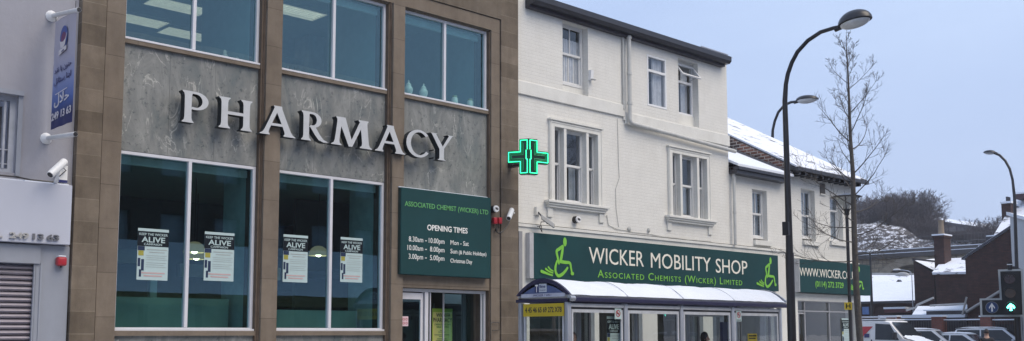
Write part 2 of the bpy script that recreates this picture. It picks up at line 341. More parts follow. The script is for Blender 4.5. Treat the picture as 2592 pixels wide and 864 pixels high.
def stroke(b, pts, w, f, d, off=0.):
    """ribbon with round ends along 2D polyline"""
    pts = [Vector(p) for p in pts]; ws = w if isinstance(w, (list, tuple)) else [w]*len(pts)
    out = []
    for i in range(len(pts)-1):      # smooth resample
        p0, p1, p2, p3 = pts[max(i-1, 0)], pts[i], pts[i+1], pts[min(i+2, len(pts)-1)]
        for k in range(6):
            t = k/6; q = .5*((2*p1)+(p2-p0)*t+(2*p0-5*p1+4*p2-p3)*t*t+(3*p1-p0-3*p2+p3)*t*t*t); out.append((q, ws[i]*(1-t)+ws[i+1]*t))
    out.append((pts[-1], ws[-1]))
    L, Rr = [], []
    d0 = (out[1][0]-out[0][0]).normalized(); n0 = Vector((-d0.y, d0.x))
    for a in (80, 55, 30): r = out[0][1]/2; c = out[0][0]-d0*r*math.sin(R_(a)); L.append(c+n0*r*math.cos(R_(a))); Rr.append(c-n0*r*math.cos(R_(a)))
    for i, (p, wd) in enumerate(out):
        dd = (out[min(i+1, len(out)-1)][0]-out[max(i-1, 0)][0]).normalized(); n = Vector((-dd.y, dd.x)); L.append(p+n*wd/2); Rr.append(p-n*wd/2)
    d1 = (out[-1][0]-out[-2][0]).normalized(); n1 = Vector((-d1.y, d1.x))
    for a in (30, 55, 80): r = out[-1][1]/2; c = out[-1][0]+d1*r*math.sin(R_(a)); L.append(c+n1*r*math.cos(R_(a))); Rr.append(c-n1*r*math.cos(R_(a)))
    b.strip(L, Rr, f, d)
# ------------------------------------------------------------------ setting
def ground():
    b = B(); b.poly([(-400, -400, -.02), (900, -400, -.02), (900, 900, -.02), (-400, 900, -.02)]); struct('ground', b, SNOWT)
    ROAD = snowrock('slushy_asphalt', .58, .7, (.045, .045, .05), (.42, .44, .48), (.5, 2.5, 1))
    b = B(); b.poly([(-60, 1.5, 0), (29.5, 1.5, 0), (29.5, 10.6, 0), (-60, 10.6, 0)]); struct('road', b, ROAD)
    PAVE = snowrock('snowy_paving', .47, 1.2, (.17, .16, .16), (.66, .69, .74), (1, 1, 1))
    b = B(); b.box(-60, 29.2, 10.75, 15.3, -.1, .12); struct('pavement', b, PAVE)
    b = B(); b.box(-60, 29.2, -6.6, 1.35, -.1, .12); struct('pavement', b, PAVE)
    KERB = M('kerb_stone', (.24, .235, .23), .8, var=.15, scale=4)
    b = B(); b.box(-60, 29.2, 10.6, 10.745, -.1, .125); struct('kerb', b, KERB)
    b = B(); b.box(-60, 29.2, 1.355, 1.5, -.1, .125); struct('kerb', b, KERB)
    b = B()
    for x in range(-50, 26, 6): b.poly([(x, 6.0, .004), (x+4, 6.0, .004), (x+4, 6.1, .004), (x, 6.1, .004)])
    b.poly([(-50, 10.2, .004), (28, 10.2, .004), (28, 10.28, .004), (-50, 10.28, .004)])
    struct('road_markings', b, WPAINT)
    b = B(); b.prism([(20.0, 7.0, -.05), (22.6, 7.0, -.05), (22.6, 8.4, -.05), (20.0, 8.4, -.05)], (0, 0, .17)); struct('traffic_island', b, KERB)
    b = B(); a = [(29.6, -30), (120, -30), (120, 120), (29.6, 120)]
    b.poly([(29.6, -30, 0), (37, -30, .22), (37, 44, .22), (29.6, 44, 0)]); b.poly([(37, -30, .22), (88, -30, .22), (88, 90, .22), (37, 90, .22)])
    struct('side_road', b, ROAD)
ground()

# ------------------------------------------------------------------ window helper for sashes
def curtain(x0, x1, z0, z1, y, parent, mat=None, amp=.025, name='curtain'):
    b = B(); n = max(4, int((x1-x0)/.02)); ph = random.random()*6
    pts = [(x0+(x1-x0)*i/n, y+amp*math.sin(ph+i*1.3)+amp*.5*math.sin(i*.6+ph)) for i in range(n+1)]
    for i in range(n): b.poly([(pts[i][0], pts[i][1], z0), (pts[i+1][0], pts[i+1][1], z0), (pts[i+1][0], pts[i+1][1], z1), (pts[i][0], pts[i][1], z1)])
    return obj(name, b, mat or CURT, parent, smooth=80, merge=True)
def sash(parent, x0, x1, z0, z1, y, zm, bars=1, fw=.045, name='window', cur=None, mat=None):
    """sliding sash: outer box frame, upper sash in front, lower sash behind, glass and curtain"""
    mat = mat or WHITET; b = B()
    b.box(x0, x0+fw, y, y+.09, z0, z1); b.box(x1-fw, x1, y, y+.09, z0, z1); b.box(x0+fw, x1-fw, y, y+.09, z1-fw, z1); b.box(x0+fw, x1-fw, y-.02, y+.09, z0, z0+fw*1.3)
    a0, a1 = x0+fw, x1-fw; t = fw*.8
    # upper sash (front)
    b.box(a0, a0+t*.8, y+.012, y+.04, zm, z1-fw); b.box(a1-t*.8, a1, y+.012, y+.04, zm, z1-fw); b.box(a0+t*.8, a1-t*.8, y+.012, y+.04, z1-fw-t, z1-fw); b.box(a0+t*.8, a1-t*.8, y+.010, y+.04, zm-.02, zm+.03)
    # lower sash (behind)
    b.box(a0, a0+t, y+.045, y+.075, z0+fw*1.3, zm+.02); b.box(a1-t, a1, y+.045, y+.075, z0+fw*1.3, zm+.02); b.box(a0+t, a1-t, y+.045, y+.075, z0+fw*1.3, z0+fw*1.3+t*1.2); b.box(a0+t, a1-t, y+.045, y+.075, zm-.03, zm+.01)
    for k in range(bars):
        xm = a0+(a1-a0)*(k+1)/(bars+1); b.box(xm-.012, xm+.012, y+.015, y+.035, zm+.03, z1-fw-t); b.box(xm-.012, xm+.012, y+.05, y+.07, z0+fw*1.3+t*1.2, zm-.03)
    f = obj(name, b, mat, parent)
    p = B(); p.poly([(a0+.01, y+.026, zm), (a1-.01, y+.026, zm), (a1-.01, y+.026, z1-fw-.01), (a0+.01, y+.026, z1-fw-.01)]); obj('pane', p, WGL, f)
    p = B(); p.poly([(a0+.01, y+.06, z0+fw), (a1-.01, y+.06, z0+fw), (a1-.01, y+.06, zm), (a0+.01, y+.06, zm)]); obj('pane', p, WGL, f)
    for c in (cur or []):
        curtain(a0+(a1-a0)*c[0], a0+(a1-a0)*c[1], z0+(z1-z0)*c[2], z0+(z1-z0)*c[3], y+.13+c[4], f, c[5] if len(c) > 5 else None)
    return f

# ================================================================== PHARMACY
PH = thing('pharmacy_building', 'brown sandstone building with grey marble panels and tall teal windows', 'building', (10, 15, 0))
def pharmacy():
    X0, X1, TOP = 5.6, 14.5, 10.6
    b = B()                                                  # outer ashlar strips and the band over the glazing
    b.box(X0, 5.955, 14.95, 15.5, 0, TOP); b.box(14.02, X1, 14.95, 15.5, 0, TOP)
    obj('corner_pier', b, STONEC, PH, loose=True)
    b = B(); b.box(5.956, 14.019, 14.95, 15.5, 8.0, TOP); obj('wall', b, STONE, PH)
    b = B(); b.box(5.97, 6.26, 14.972, 15.5, 0, 7.985); b.box(13.765, 13.995, 14.972, 15.5, 0, 7.985); b.box(6.26, 13.765, 14.972, 15.5, 7.73, 7.985)
    b.box(8.64, 8.93, 14.93, 15.5, 0, 7.73); b.box(11.27, 11.535, 14.93, 15.5, 0, 7.73)
    obj('pier', b, STONEP, PH, loose=True)
    b = B(); b.box(5.955, 5.97, 15.0, 15.5, 0, 8.0); b.box(13.995, 14.02, 15.0, 15.5, 0, 8.0); b.box(5.97, 13.995, 15.0, 15.5, 7.985, 8.0)
    for x in (8.575, 11.2): b.box(x, x+.035, 15.0, 15.4, 0, 7.73)
    for x in (8.61, 11.235): b.box(x, x+.03, 14.985, 15.4, 0, 7.73)
    b.box(13.735, 13.765, 15.01, 15.4, 0, 7.73)
    obj('recessed_joint', b, STONED, PH, loose=True)  # recess strips coloured darker, adding to the shadow in the joints
    bays = [(6.26, 8.575), (8.93, 11.2), (11.535, 13.735)]
    b = B()
    for i, (a, c) in enumerate(bays):
        b.box(a, c, 15.02, 15.3, 6.0, 6.065)
        if i < 2: b.box(a, c, 15.0, 15.3, 1.575, 1.65)
        b.box(a, c, 15.03, 15.3, 7.71, 7.73)
    b.box(bays[2][0], bays[2][1], 15.0, 15.4, 2.45, 2.68)
    obj('sill', b, STONEP, PH, loose=True)
    for i, (a, c) in enumerate(bays):                        # marble slabs with fine joints
        b = B(); n = 3; wd = (c-a)/n
        for k in range(n):
            b.box(a+k*wd+.0015, a+(k+1)*wd-.0015, 15.075, 15.12, (4.36 if i < 2 else 2.68), 6.0)
            if i < 2: b.box(a+k*wd+.0015, a+(k+1)*wd-.0015, 15.06, 15.12, .35, 1.575)
        if i < 2: b.box(a, c, 15.04, 15.14, 0, .35)
        obj('marble_panel', b, MARB, PH, loose=True)
        b = B(); b.box(a, c, 15.125, 15.3, (4.36 if i < 2 else 2.68), 6.0)
        if i < 2: b.box(a, c, 15.145, 15.3, 0, 1.575)
        obj('backing_wall', b, STONED, PH)
    # windows
    def alu(a, c, z0, z1, up):
        y = 15.08; f = .05; b = B(); m = (a+c)/2+(.0 if up else -.0)
        b.box(a, a+f, y, y+.09, z0, z1); b.box(c-f, c, y, y+.09, z0, z1); b.box(a+f, c-f, y, y+.09, z0, z0+f); b.box(a+f, c-f, y, y+.09, z1-f, z1); b.box(m-.028, m+.028, y-.004, y+.09, z0+f, z1-f)
        b.box(a-.0, c+.0, y-.06, y-.001, z0-.012, z0+.03)
        fr = obj('window', b.bevel(.004, 1), ALU, PH)
        for p0, p1 in ((a+f, m-.028), (m+.028, c-f)):
            p = B(); p.poly([(p0, y+.05, z0+f), (p1, y+.05, z0+f), (p1, y+.05, z1-f), (p0, y+.05, z1-f)]); obj('pane', p, PTEAL, fr)
        p = B(); p.box(a+f, c-f, y+.2, y+.26, z1-.17, z1-.05); obj('blind_rail', p, M('pale_blind_rail', (.6, .62, .6), .6), fr)
        return fr
    for i, (a, c) in enumerate(bays):
        alu(a, c, 6.065, 7.71, True)
        if i < 2: alu(a, c, 1.65, 4.355, False)
    # shell and rooms
    b = B(); b.box(X0, X0+.2, 15.5, 26, 0, TOP); b.box(X1-.2, X1, 15.5, 26, 0, TOP); b.box(X0+.2, X1-.2, 25.8, 26, 0, TOP); obj('side_wall', b, BRICKR, PH)
    b = B(); b.box(X0, X1, 15.0, 26, TOP, TOP+.12); obj('roof', b, SNOW, PH)
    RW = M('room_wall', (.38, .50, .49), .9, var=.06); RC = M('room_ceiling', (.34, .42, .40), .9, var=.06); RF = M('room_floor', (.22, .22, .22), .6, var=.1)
    b = B(); b.box(5.81, 14.29, 15.3, 25.7, 8.25, 8.35); b.box(5.81, 14.29, 15.3, 25.7, 4.42, 4.5); obj('ceiling', b, RC, PH, loose=True)
    b = B(); b.box(5.81, 14.29, 15.3, 25.7, 5.9, 5.98); b.box(5.81, 14.29, 15.3, 25.7, .1, .2); obj('floor', b, RF, PH, loose=True)
    b = B(); b.box(5.81, 14.29, 24.0, 24.1, 5.98, 8.25); b.box(8.7, 8.85, 15.45, 17.4, 5.98, 8.25); b.box(11.32, 11.45, 15.45, 17.2, 5.98, 8.25); b.box(13.9, 14.0, 15.5, 24.0, 5.98, 8.25); obj('room_wall', b, RW, PH, loose=True)
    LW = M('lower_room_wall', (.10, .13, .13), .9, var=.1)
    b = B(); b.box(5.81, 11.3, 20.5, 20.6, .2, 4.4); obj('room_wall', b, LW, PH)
    TB = M('teal_display_back', (.20, .30, .29), .7, var=.06)
    b = B(); b.box(6.3, 8.5, 15.75, 15.8, .3, 2.18); b.box(8.98, 11.1, 15.75, 15.8, .3, 2.02); obj('display_back', b, TB, PH, loose=True)
    b = B(); b.box(6.3, 7.35, 18.0, 18.3, 2.95, 3.5); b.box(7.5, 8.5, 18.4, 18.6, 2.9, 3.15); b.box(9.0, 11.2, 18.6, 18.7, 2.7, 2.95); obj('bulkhead', b, M('pale_bulkhead', (.55, .58, .54), .8), PH)
    b = B(); b.box(8.60, 8.74, 15.35, 16.2, .2, 4.4); b.box(11.22, 11.36, 15.35, 16.2, .2, 4.4); obj('room_wall', b, M('return_wall', (.40, .52, .52), .9), PH)
    b = B(); b.box(6.45, 6.6, 16.6, 16.8, .2, 3.0); b.box(7.7, 7.82, 17, 17.1, .2, 3.4); b.box(10.2, 10.35, 17.4, 17.5, .2, 3.4); obj('column', b, RW, PH)
pharmacy()
# ceiling troffers upstairs
TRO = M('lit_diffuser', (.8, .8, .7), .5, emit=(1, .80, .68), es=.85); 
def troffer(px, py, n, lab):
    p = onZ(px, py, 8.24); t = thing('ceiling_light', lab, 'ceiling light', (p.x, p.y, 8.24), 'ceiling light panels in the upper rooms')
    b = B(); b.box(p.x-.62, p.x+.62, p.y-.32, p.y-.29, 8.19, 8.245); b.box(p.x-.62, p.x+.62, p.y+.29, p.y+.32, 8.19, 8.245); b.box(p.x-.62, p.x-.59, p.y-.29, p.y+.29, 8.19, 8.245); b.box(p.x+.59, p.x+.62, p.y-.29, p.y+.29, 8.19, 8.245)
    for k in range(1, 6): b.box(p.x-.59, p.x+.59, p.y-.29+k*.097-.004, p.y-.29+k*.097+.004, 8.195, 8.225)
    obj('frame', b, M('lamp_frame', (.6, .6, .55), .4), t)
    b = B(); b.box(p.x-.59, p.x+.59, p.y-.29, p.y+.29, 8.228, 8.24); obj('diffuser', b, TRO, t)
for q in ((450, 12, 0, 'ceiling light panel at the very top of the leftmost upper window'), (347, 46, 1, 'ceiling light panel at the left edge of the leftmost upper window'),
          (477, 84, 2, 'lowest ceiling light panel, crossing the mullion of the leftmost upper window'), (597, 56, 3, 'ceiling light panel in the right pane of the leftmost upper window'),
          (748, 25, 4, 'ceiling light panel in the middle upper window of the pharmacy')): troffer(*q)
for X_, Y_ in ((7.4, 17.5), (12.2, 18.2), (12.4, 21.5)): pass
# pendants
def pendant(x, y, z, lab, gl):
    t = thing('pendant_lamp', lab, 'pendant lamp', (x, y, 4.42), 'dome pendant lamps inside the pharmacy')
    b = B(); n = 20; pr = [(.03, .20), (.08, .19), (.15, .14), (.185, .07), (.20, 0)]
    for i in range(len(pr)-1):
        for k in range(n):
            a, c = 2*math.pi*k/n, 2*math.pi*(k+1)/n
            b.poly([(x+pr[i][0]*math.cos(a), y+pr[i][0]*math.sin(a), z+pr[i][1]), (x+pr[i][0]*math.cos(c), y+pr[i][0]*math.sin(c), z+pr[i][1]), (x+pr[i+1][0]*math.cos(c), y+pr[i+1][0]*math.sin(c), z+pr[i+1][1]), (x+pr[i+1][0]*math.cos(a), y+pr[i+1][0]*math.sin(a), z+pr[i+1][1])])
    obj('shade', b, M('brass_shade', (.55, .48, .30), .35, .3, var=.1, emit=(1, .8, .45), es=.10), t, smooth=True, merge=True)
    b = B(); b.tube([(x, y, z+.19), (x, y, 4.42)], .008, 6); obj('cord', b, BLACKM, t)
    b = B(); b.ell((x, y, z+.035), (.06, .06, .055)); obj('bulb', b, M('lit_bulb', (1, .9, .7), .4, emit=(1, .88, .62), es=10), t, smooth=True)
p = onY(492, 640, 17.3); pendant(p.x, p.y, p.z, 'glowing dome lamp beside the mullion of the leftmost lower pharmacy window', 1)
p = onY(806, 648, 17.6); pendant(p.x, p.y, p.z, 'glowing dome lamp in the second tall lower pharmacy window', 1)
p = onY(497, 654, 19.2); pendant(p.x, p.y, p.z-.02, 'more distant dome lamp just under the nearer lamp in the leftmost lower window', 1)
# jars on the upper sill
JAR = M('glazed_jar', (.88, .74, .68), .3, var=.05)
def lathe(name, prof, c, mat, parent=None, n=18):
    b = B(); rr = [[b.bm.verts.new((c[0]+r*math.cos(2*math.pi*k/n), c[1]+r*math.sin(2*math.pi*k/n), c[2]+z)) for k in range(n)] for r, z in prof]
    for i in range(len(rr)-1):
        for k in range(n): b.bm.faces.new((rr[i][k], rr[i][(k+1) % n], rr[i+1][(k+1) % n], rr[i+1][k]))
    b.bm.faces.new(rr[0][::-1]); b.bm.faces.new(rr[-1]); return obj(name, b, mat, parent, smooth=60)
b = B(); b.box(11.57, 13.7, 15.2, 15.5, 6.02, 6.1); obj('inner_sill', b, M('inner_sill', (.5, .52, .5), .5), PH)
for px_, py_, k, lab in ((1034, 236, 0, 'pale lidded urn jar farthest left on the right upper window sill'), (1072, 244, 0, 'pale lidded urn jar next to the mullion of the right upper window'), (1151, 262, 1, 'tall cylindrical pale jar right of the mullion on the upper sill'), (1190, 272, 1, 'cylindrical pale jar farthest right on the upper window sill')):
    p = onY(px_, py_, 15.36); t = thing('apothecary_jar', lab, 'jar', (p.x, 15.36, 6.1), 'pharmacy jars on the upper sill')
    if k == 0:
        lathe('jar_body', [(.05, 0), (.06, .01), (.035, .04), (.06, .08), (.085, .14), (.085, .19), (.06, .23), (.05, .25)], (p.x, 15.36, 6.1), JAR, t)
        lathe('lid', [(.055, .25), (.055, .26), (.035, .29), (.012, .31), (.018, .335), (.004, .35)], (p.x, 15.36, 6.1), JAR, t)
    else:
        lathe('jar_body', [(.06, 0), (.065, .01), (.065, .18), (.045, .2)], (p.x, 15.36, 6.1), JAR, t)
        lathe('lid', [(.05, .2), (.052, .235), (.01, .24)], (p.x, 15.36, 6.1), M('gilt_lid', (.55, .5, .3), .3), t)
# ornaments in the left upper window, shelf in the middle one
for k, (px_, h) in enumerate(((540, .16), (569, .28), (600, .2))):
    p = onY(px_, 130, 15.6); t = tag(lathe('ornament', [(.03, 0), (.05, .02), (.03, h*.3), (.055, h*.6), (.03, h*.8), (.035, h*.9), (.004, h)], (p.x, 15.6, 6.1), M('pink_china', (.55, .42, .38), .4)), ['small pinkish ornament, leftmost of three behind the left upper window', 'tallest pinkish ornament in the middle of three behind the left upper window', 'pinkish ornament nearest the frame behind the left upper window'][k], 'ornament', 'ornaments behind the left upper window')
b = B(); b.box(6.3, 8.55, 15.45, 15.75, 6.0, 6.1); obj('inner_sill', b, MATS['inner_sill'], PH)
sh = thing('shelf_unit', 'tall shelving full of small packets behind the middle upper window', 'shelf', (10.3, 19.4, 5.98))
b = B()
for z in (6.0, 6.4, 6.8, 7.2, 7.6): b.box(10.2, 13.6, 19.3, 19.7, z, z+.03)
b.box(10.15, 10.2, 19.3, 19.7, 5.98, 7.9); b.box(12.1, 12.5, 19.1, 19.7, 5.98, 8.2)
obj('shelf', b, M('shelf_metal', (.3, .33, .34), .5), sh)
b = B()
for z in (6.03, 6.43, 6.83, 7.23):
    x = 10.25
    while x < 13.5:
        wd = random.uniform(.06, .2)
        if random.random() < .8: b.box(x, x+wd*.9, 19.32, 19.5, z, z+random.uniform(.1, .3))
        x += wd
g = obj('goods', b, M('packets', (.42, .40, .40), .6, var=.7, scale=14), sh); g['kind'] = 'stuff'

# ---- PHARMACY letters
LT = thing('pharmacy_lettering', 'large raised silver capital letters reading PHARMACY across the marble', 'sign', (9.9, 15, 4.88))
def glyph_strips(ch):
    S = []
    def stem(x0, x1, w, y0=0., y1=1., sb=1., st=1.):
        L, Rr = [], []
        for t, e in ((0, .075*sb), (.03, .07*sb), (.08, .02*sb), (.17, .003), (.5, 0), (.83, .003), (.92, .02*st), (.97, .07*st), (1, .075*st)):
            y = y0+(y1-y0)*t; x = x0+(x1-x0)*t; L.append((x-w/2-e, y)); Rr.append((x+w/2+e, y))
        S.append((L, Rr))
    def bar(x0, x1, y, h): S.append(([(x0, y), (x1, y)], [(x0, y+h), (x1, y+h)]))
    def bowl(cx, cy, ro, ri, a0, a1, cxi=None):
        L, Rr = [], []
        for k in range(21):
            a = R_(a0+(a1-a0)*k/20); L.append((cx+ro[0]*math.cos(a), cy+ro[1]*math.sin(a))); c2 = cx if cxi is None else cxi; Rr.append((c2+ri[0]*math.cos(a), cy+ri[1]*math.sin(a)))
        S.append((L, Rr))
    if ch == 'P': stem(.2, .2, .2); bar(.12, .42, .925, .073); bowl(.42, .71, (.38, .288), (.20, .215), 90, -115)
    if ch == 'R': stem(.2, .2, .2); bar(.12, .42, .925, .073); bowl(.42, .73, (.33, .268), (.16, .195), 90, -110); S.append(([(.33, .50), (.52, .22), (.66, .06), (.84, 0)], [(.5, .55), (.7, .24), (.84, .09), (1.02, .02)]))
    if ch == 'H': stem(.17, .17, .19); stem(.83, .83, .19); bar(.17, .83, .46, .10)
    if ch == 'A': stem(.15, .50, .12, st=.2); stem(.84, .50, .18, st=.3); bar(.25, .74, .32, .085)
    if ch == 'M': stem(.12, .21, .11, st=.6); stem(.87, .80, .17, st=.6); S.append(([(.15, 1), (.43, .0)], [(.34, 1), (.52, .16)])); S.append(([(.43, .0), (.73, 1)], [(.52, .0), (.84, 1)]))
    if ch == 'C': bowl(.55, .5, (.53, .52), (.36, .43), 42, 322, .57)
    if ch == 'Y': stem(.48, .48, .19, 0, .48, st=0); S.append(([(.0, 1), (.06, .97), (.385, .42)], [(.30, 1), (.24, .97), (.57, .46)])); S.append(([(.72, 1), (.79, .97), (.47, .44)], [(1, 1), (.93, .97), (.57, .44)]))
    return S
YF = 14.83
for ch, a, c in (('P', 7.13, 7.57), ('H', 7.75, 8.34), ('A', 8.48, 9.16), ('R', 9.27, 9.82), ('M', 9.87, 10.74), ('A', 10.80, 11.49), ('C', 11.51, 12.04), ('Y', 12.08, 12.66)):
    st = glyph_strips(ch); xs = [p[0] for s in st for q in s for p in q]; m0, m1 = min(xs), max(xs); z0, hh = 4.875, .50
    b = B(); fb = B()
    for i, (L, Rr) in enumerate(st):
        o = i*.0012
        f = lambda p, o=o: Vector((a+(p[0]-m0)/(m1-m0)*(c-a), YF+.004+o, z0+p[1]*hh)); b.strip(L, Rr, f, (0, .13, 0))
        f2 = lambda p, o=o: Vector((a+(p[0]-m0)/(m1-m0)*(c-a), YF+o, z0+p[1]*hh)); fb.strip(L, Rr, f2, (0, .0037, 0))
    for zz in (.2, .8):
        b.tube([(a+(c-a)*.3, YF+.12, z0+zz*hh*.5), (a+(c-a)*.3, 15.08, z0+zz*hh*.5)], .012, 6)
    l = obj('letter', b, LETS, LT); l['label'] = 'silver capital letter '+ch
    obj('letter_face', fb, LETF, l)

# ---- opening times sign
SG = thing('opening_times_sign', 'big dark green board with the OPENING TIMES above the pharmacy door', 'sign', (12.5, 15, 2.68))
b = B(); b.box(11.42, 13.645, 14.85, 15.07, 2.68, 4.275); obj('board', b.bevel(.012, 2), GREEN, SG)
b = B(); b.box(11.405, 13.6, 14.90, 15.07, 4.277, 4.292); obj('snow_on_edge', b, SNOW, SG)
b = B(); b.box(11.412, 11.4195, 14.87, 15.06, 2.70, 4.26); obj('shaded_side', b, GREEND, SG)  # left side of the board, its shade put into a darker green
ty = 14.849
text('lettering', 'ASSOCIATED CHEMIST (WICKER) LTD', 11.5, 13.57, 3.935, .088, ty, LGREEN, SG, off=.006)
text('lettering', 'OPENING TIMES', 12.03, 13.03, 3.525, .10, ty, WPAINT, SG, off=.02)
for r_, z, a in (('8.30am', 3.288, 11.6), ('10.00am', 3.128, 11.57), ('3.00pm', 2.968, 11.6)): text('lettering', r_, a, 11.935, z, .092, ty, WPAINT, SG, off=.002)
for r_, z, a in (('10.00pm', 3.288, 12.07), ('8.00pm', 3.128, 12.1), ('5.00pm', 2.968, 12.1)): text('lettering', r_, a, 12.45, z, .092, ty, WPAINT, SG, off=.002)
for z in (3.288, 3.128, 2.968): text('lettering', '-', 11.985, 12.025, z, .1, ty, WPAINT, SG, off=.002)
text('lettering', 'Mon - Sat', 12.6, 13.06, 3.285, .085, ty, WPAINT, SG, off=.002)
text('lettering', 'Sun', 12.6, 12.77, 3.12, .085, ty, WPAINT, SG, off=.002); text('lettering', '(& Public Holidays)', 12.81, 13.52, 3.115, .07, ty, WPAINT, SG, off=.006)
text('lettering', 'Christmas Day', 12.6, 13.15, 2.945, .075, ty, WPAINT, SG, off=.006)

# ---- pharmacy entrance
DR = PH
def entrance():
    b = B(); y = 15.1; z1 = 2.44
    b.box(11.52, 11.56, y, y+.1, 0, z1); b.box(13.69, 13.735, y, y+.1, 0, z1); b.box(11.56, 13.69, y, y+.1, 2.385, z1); b.box(12.19, 12.27, y-.01, y+.1, 0, 2.385); b.box(13.63, 13.65, y+.02, y+.05, 0, 2.385)
    b.box(12.335, 12.355, y+.02, y+.05, 0, 2.385); b.box(12.9, 12.92, y+.3, y+.34, 0, 2.385)
    d = obj('entrance_frame', b.bevel(.003, 1), ALU, PH)
    b = B(); y2 = y+.02; a, c = 11.63, 12.16
    b.box(a, a+.035, y2, y2+.04, .05, 2.36); b.box(c-.055, c, y2, y2+.04, .05, 2.36); b.box(a+.035, c-.055, y2, y2+.04, 2.24, 2.36); b.box(a+.035, c-.055, y2, y2+.04, .05, .2)
    b.box(11.575, 11.6, y2-.01, y2+.02, 2.25, 2.31)
    d2 = obj('door', b, ALU, PH)
    p = B(); p.poly([(a+.035, y2+.02, .2), (c-.055, y2+.02, .2), (c-.055, y2+.02, 2.24), (a+.035, y2+.02, 2.24)]); obj('pane', p, PTEAL, d2)
    p = B(); p.poly([(12.93, y+.32, .05), (13.62, y+.32, .05), (13.62, y+.32, 2.38), (12.93, y+.32, 2.38)]); obj('pane', p, PTEAL, d)
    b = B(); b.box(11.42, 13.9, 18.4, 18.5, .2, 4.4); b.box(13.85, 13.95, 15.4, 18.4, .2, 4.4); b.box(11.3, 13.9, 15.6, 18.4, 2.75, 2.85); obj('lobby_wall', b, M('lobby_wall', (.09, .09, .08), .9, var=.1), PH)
    b = B(); b.box(12.98, 13.0, 15.8, 15.83, .2, 2.2); b.box(13.25, 13.6, 16.2, 16.25, .3, 2.1); b.box(13.1, 13.35, 16.12, 16.16, 1.45, 1.75); obj('inner_door', b, M('inner_door', (.05, .10, .10), .4), PH)
    # sticker
    s = thing('door_sticker', 'small white and pink warning sticker on the glass of the pharmacy door', 'sticker', (11.75, 15.13, 1.74))
    q0, q1 = onY(1017, 801, 15.13), onY(1033, 826, 15.13)
    b = B(); b.box(q0.x, q1.x, 15.127, 15.13, q1.z, q0.z); obj('sheet', b, M('sticker_pink', (.72, .55, .60), .5), s)
    b = B()
    for i in range(2):
        for j in range(2):
            cx, cz = q0.x+(q1.x-q0.x)*(.28+.44*i), q1.z+(q0.z-q1.z)*(.3+.4*j); b.strip([(cx+.024*math.cos(k/12*6.2832), cz+.024*math.sin(k/12*6.2832)) for k in range(13)], [(cx+.015*math.cos(k/12*6.2832), cz+.015*math.sin(k/12*6.2832)) for k in range(13)], lambda p: Vector((p[0], 15.124, p[1])), (0, .002, 0))
    obj('symbols', b, RED, s)
entrance()
def banner_y():
    q0, q1 = onY(1094, 781, 15.6), onY(1143, 781, 15.6); t = thing('yellow_banner', 'tall yellow banner reading WICKER PHARMACY standing inside the pharmacy doorway', 'banner', ((q0.x+q1.x)/2, 15.6, .2))
    b = B(); b.box(q0.x, q1.x+.02, 15.6, 15.61, .3, q0.z); obj('sheet', b, YELP, t)
    b = B(); b.box(q0.x, q1.x+.02, 15.594, 15.599, q0.z-.07, q0.z); b.box(q0.x, q0.x+.02, 15.594, 15.599, .3, q0.z-.07); obj('border', b, M('lime_border', (.33, .48, .05), .6), t)
    b = B(); b.box(q0.x-.05, q1.x+.07, 15.5, 15.75, .2, .3); obj('stand', b, ALUS, t)
    z = lambda py: onY(1110, py, 15.59).z
    K = M('black_ink', (.03, .03, .03), .6)
    text('lettering', 'WICKER', q0.x+.10, q1.x-.03, z(803), .075, 15.598, K, t, off=.005)
    text('lettering', 'PHARMACY', q0.x+.02, q1.x+.01, z(816), .085, 15.598, K, t, off=.005)
    G = M('green_ink', (.10, .22, .05), .6)
    text('lettering', 'OPEN EVERY DAY', q0.x+.06, q1.x-.02, z(824), .035, 15.598, G, t); text('lettering', 'SINCE 1952', q0.x+.11, q1.x-.07, z(830.5), .035, 15.598, G, t)
    b = B()
    for i, py in enumerate((837, 841, 848, 852, 858, 862)): w_ = (.05, .09, .19, .07, .12, .15)[i]; c = (q0.x+q1.x)/2; b.box(c-w_, c+w_, 15.596, 15.599, z(py)-.008, z(py)+.008)
    obj('small_print', b, M('grey_ink', (.25, .24, .10), .6), t)
banner_y()
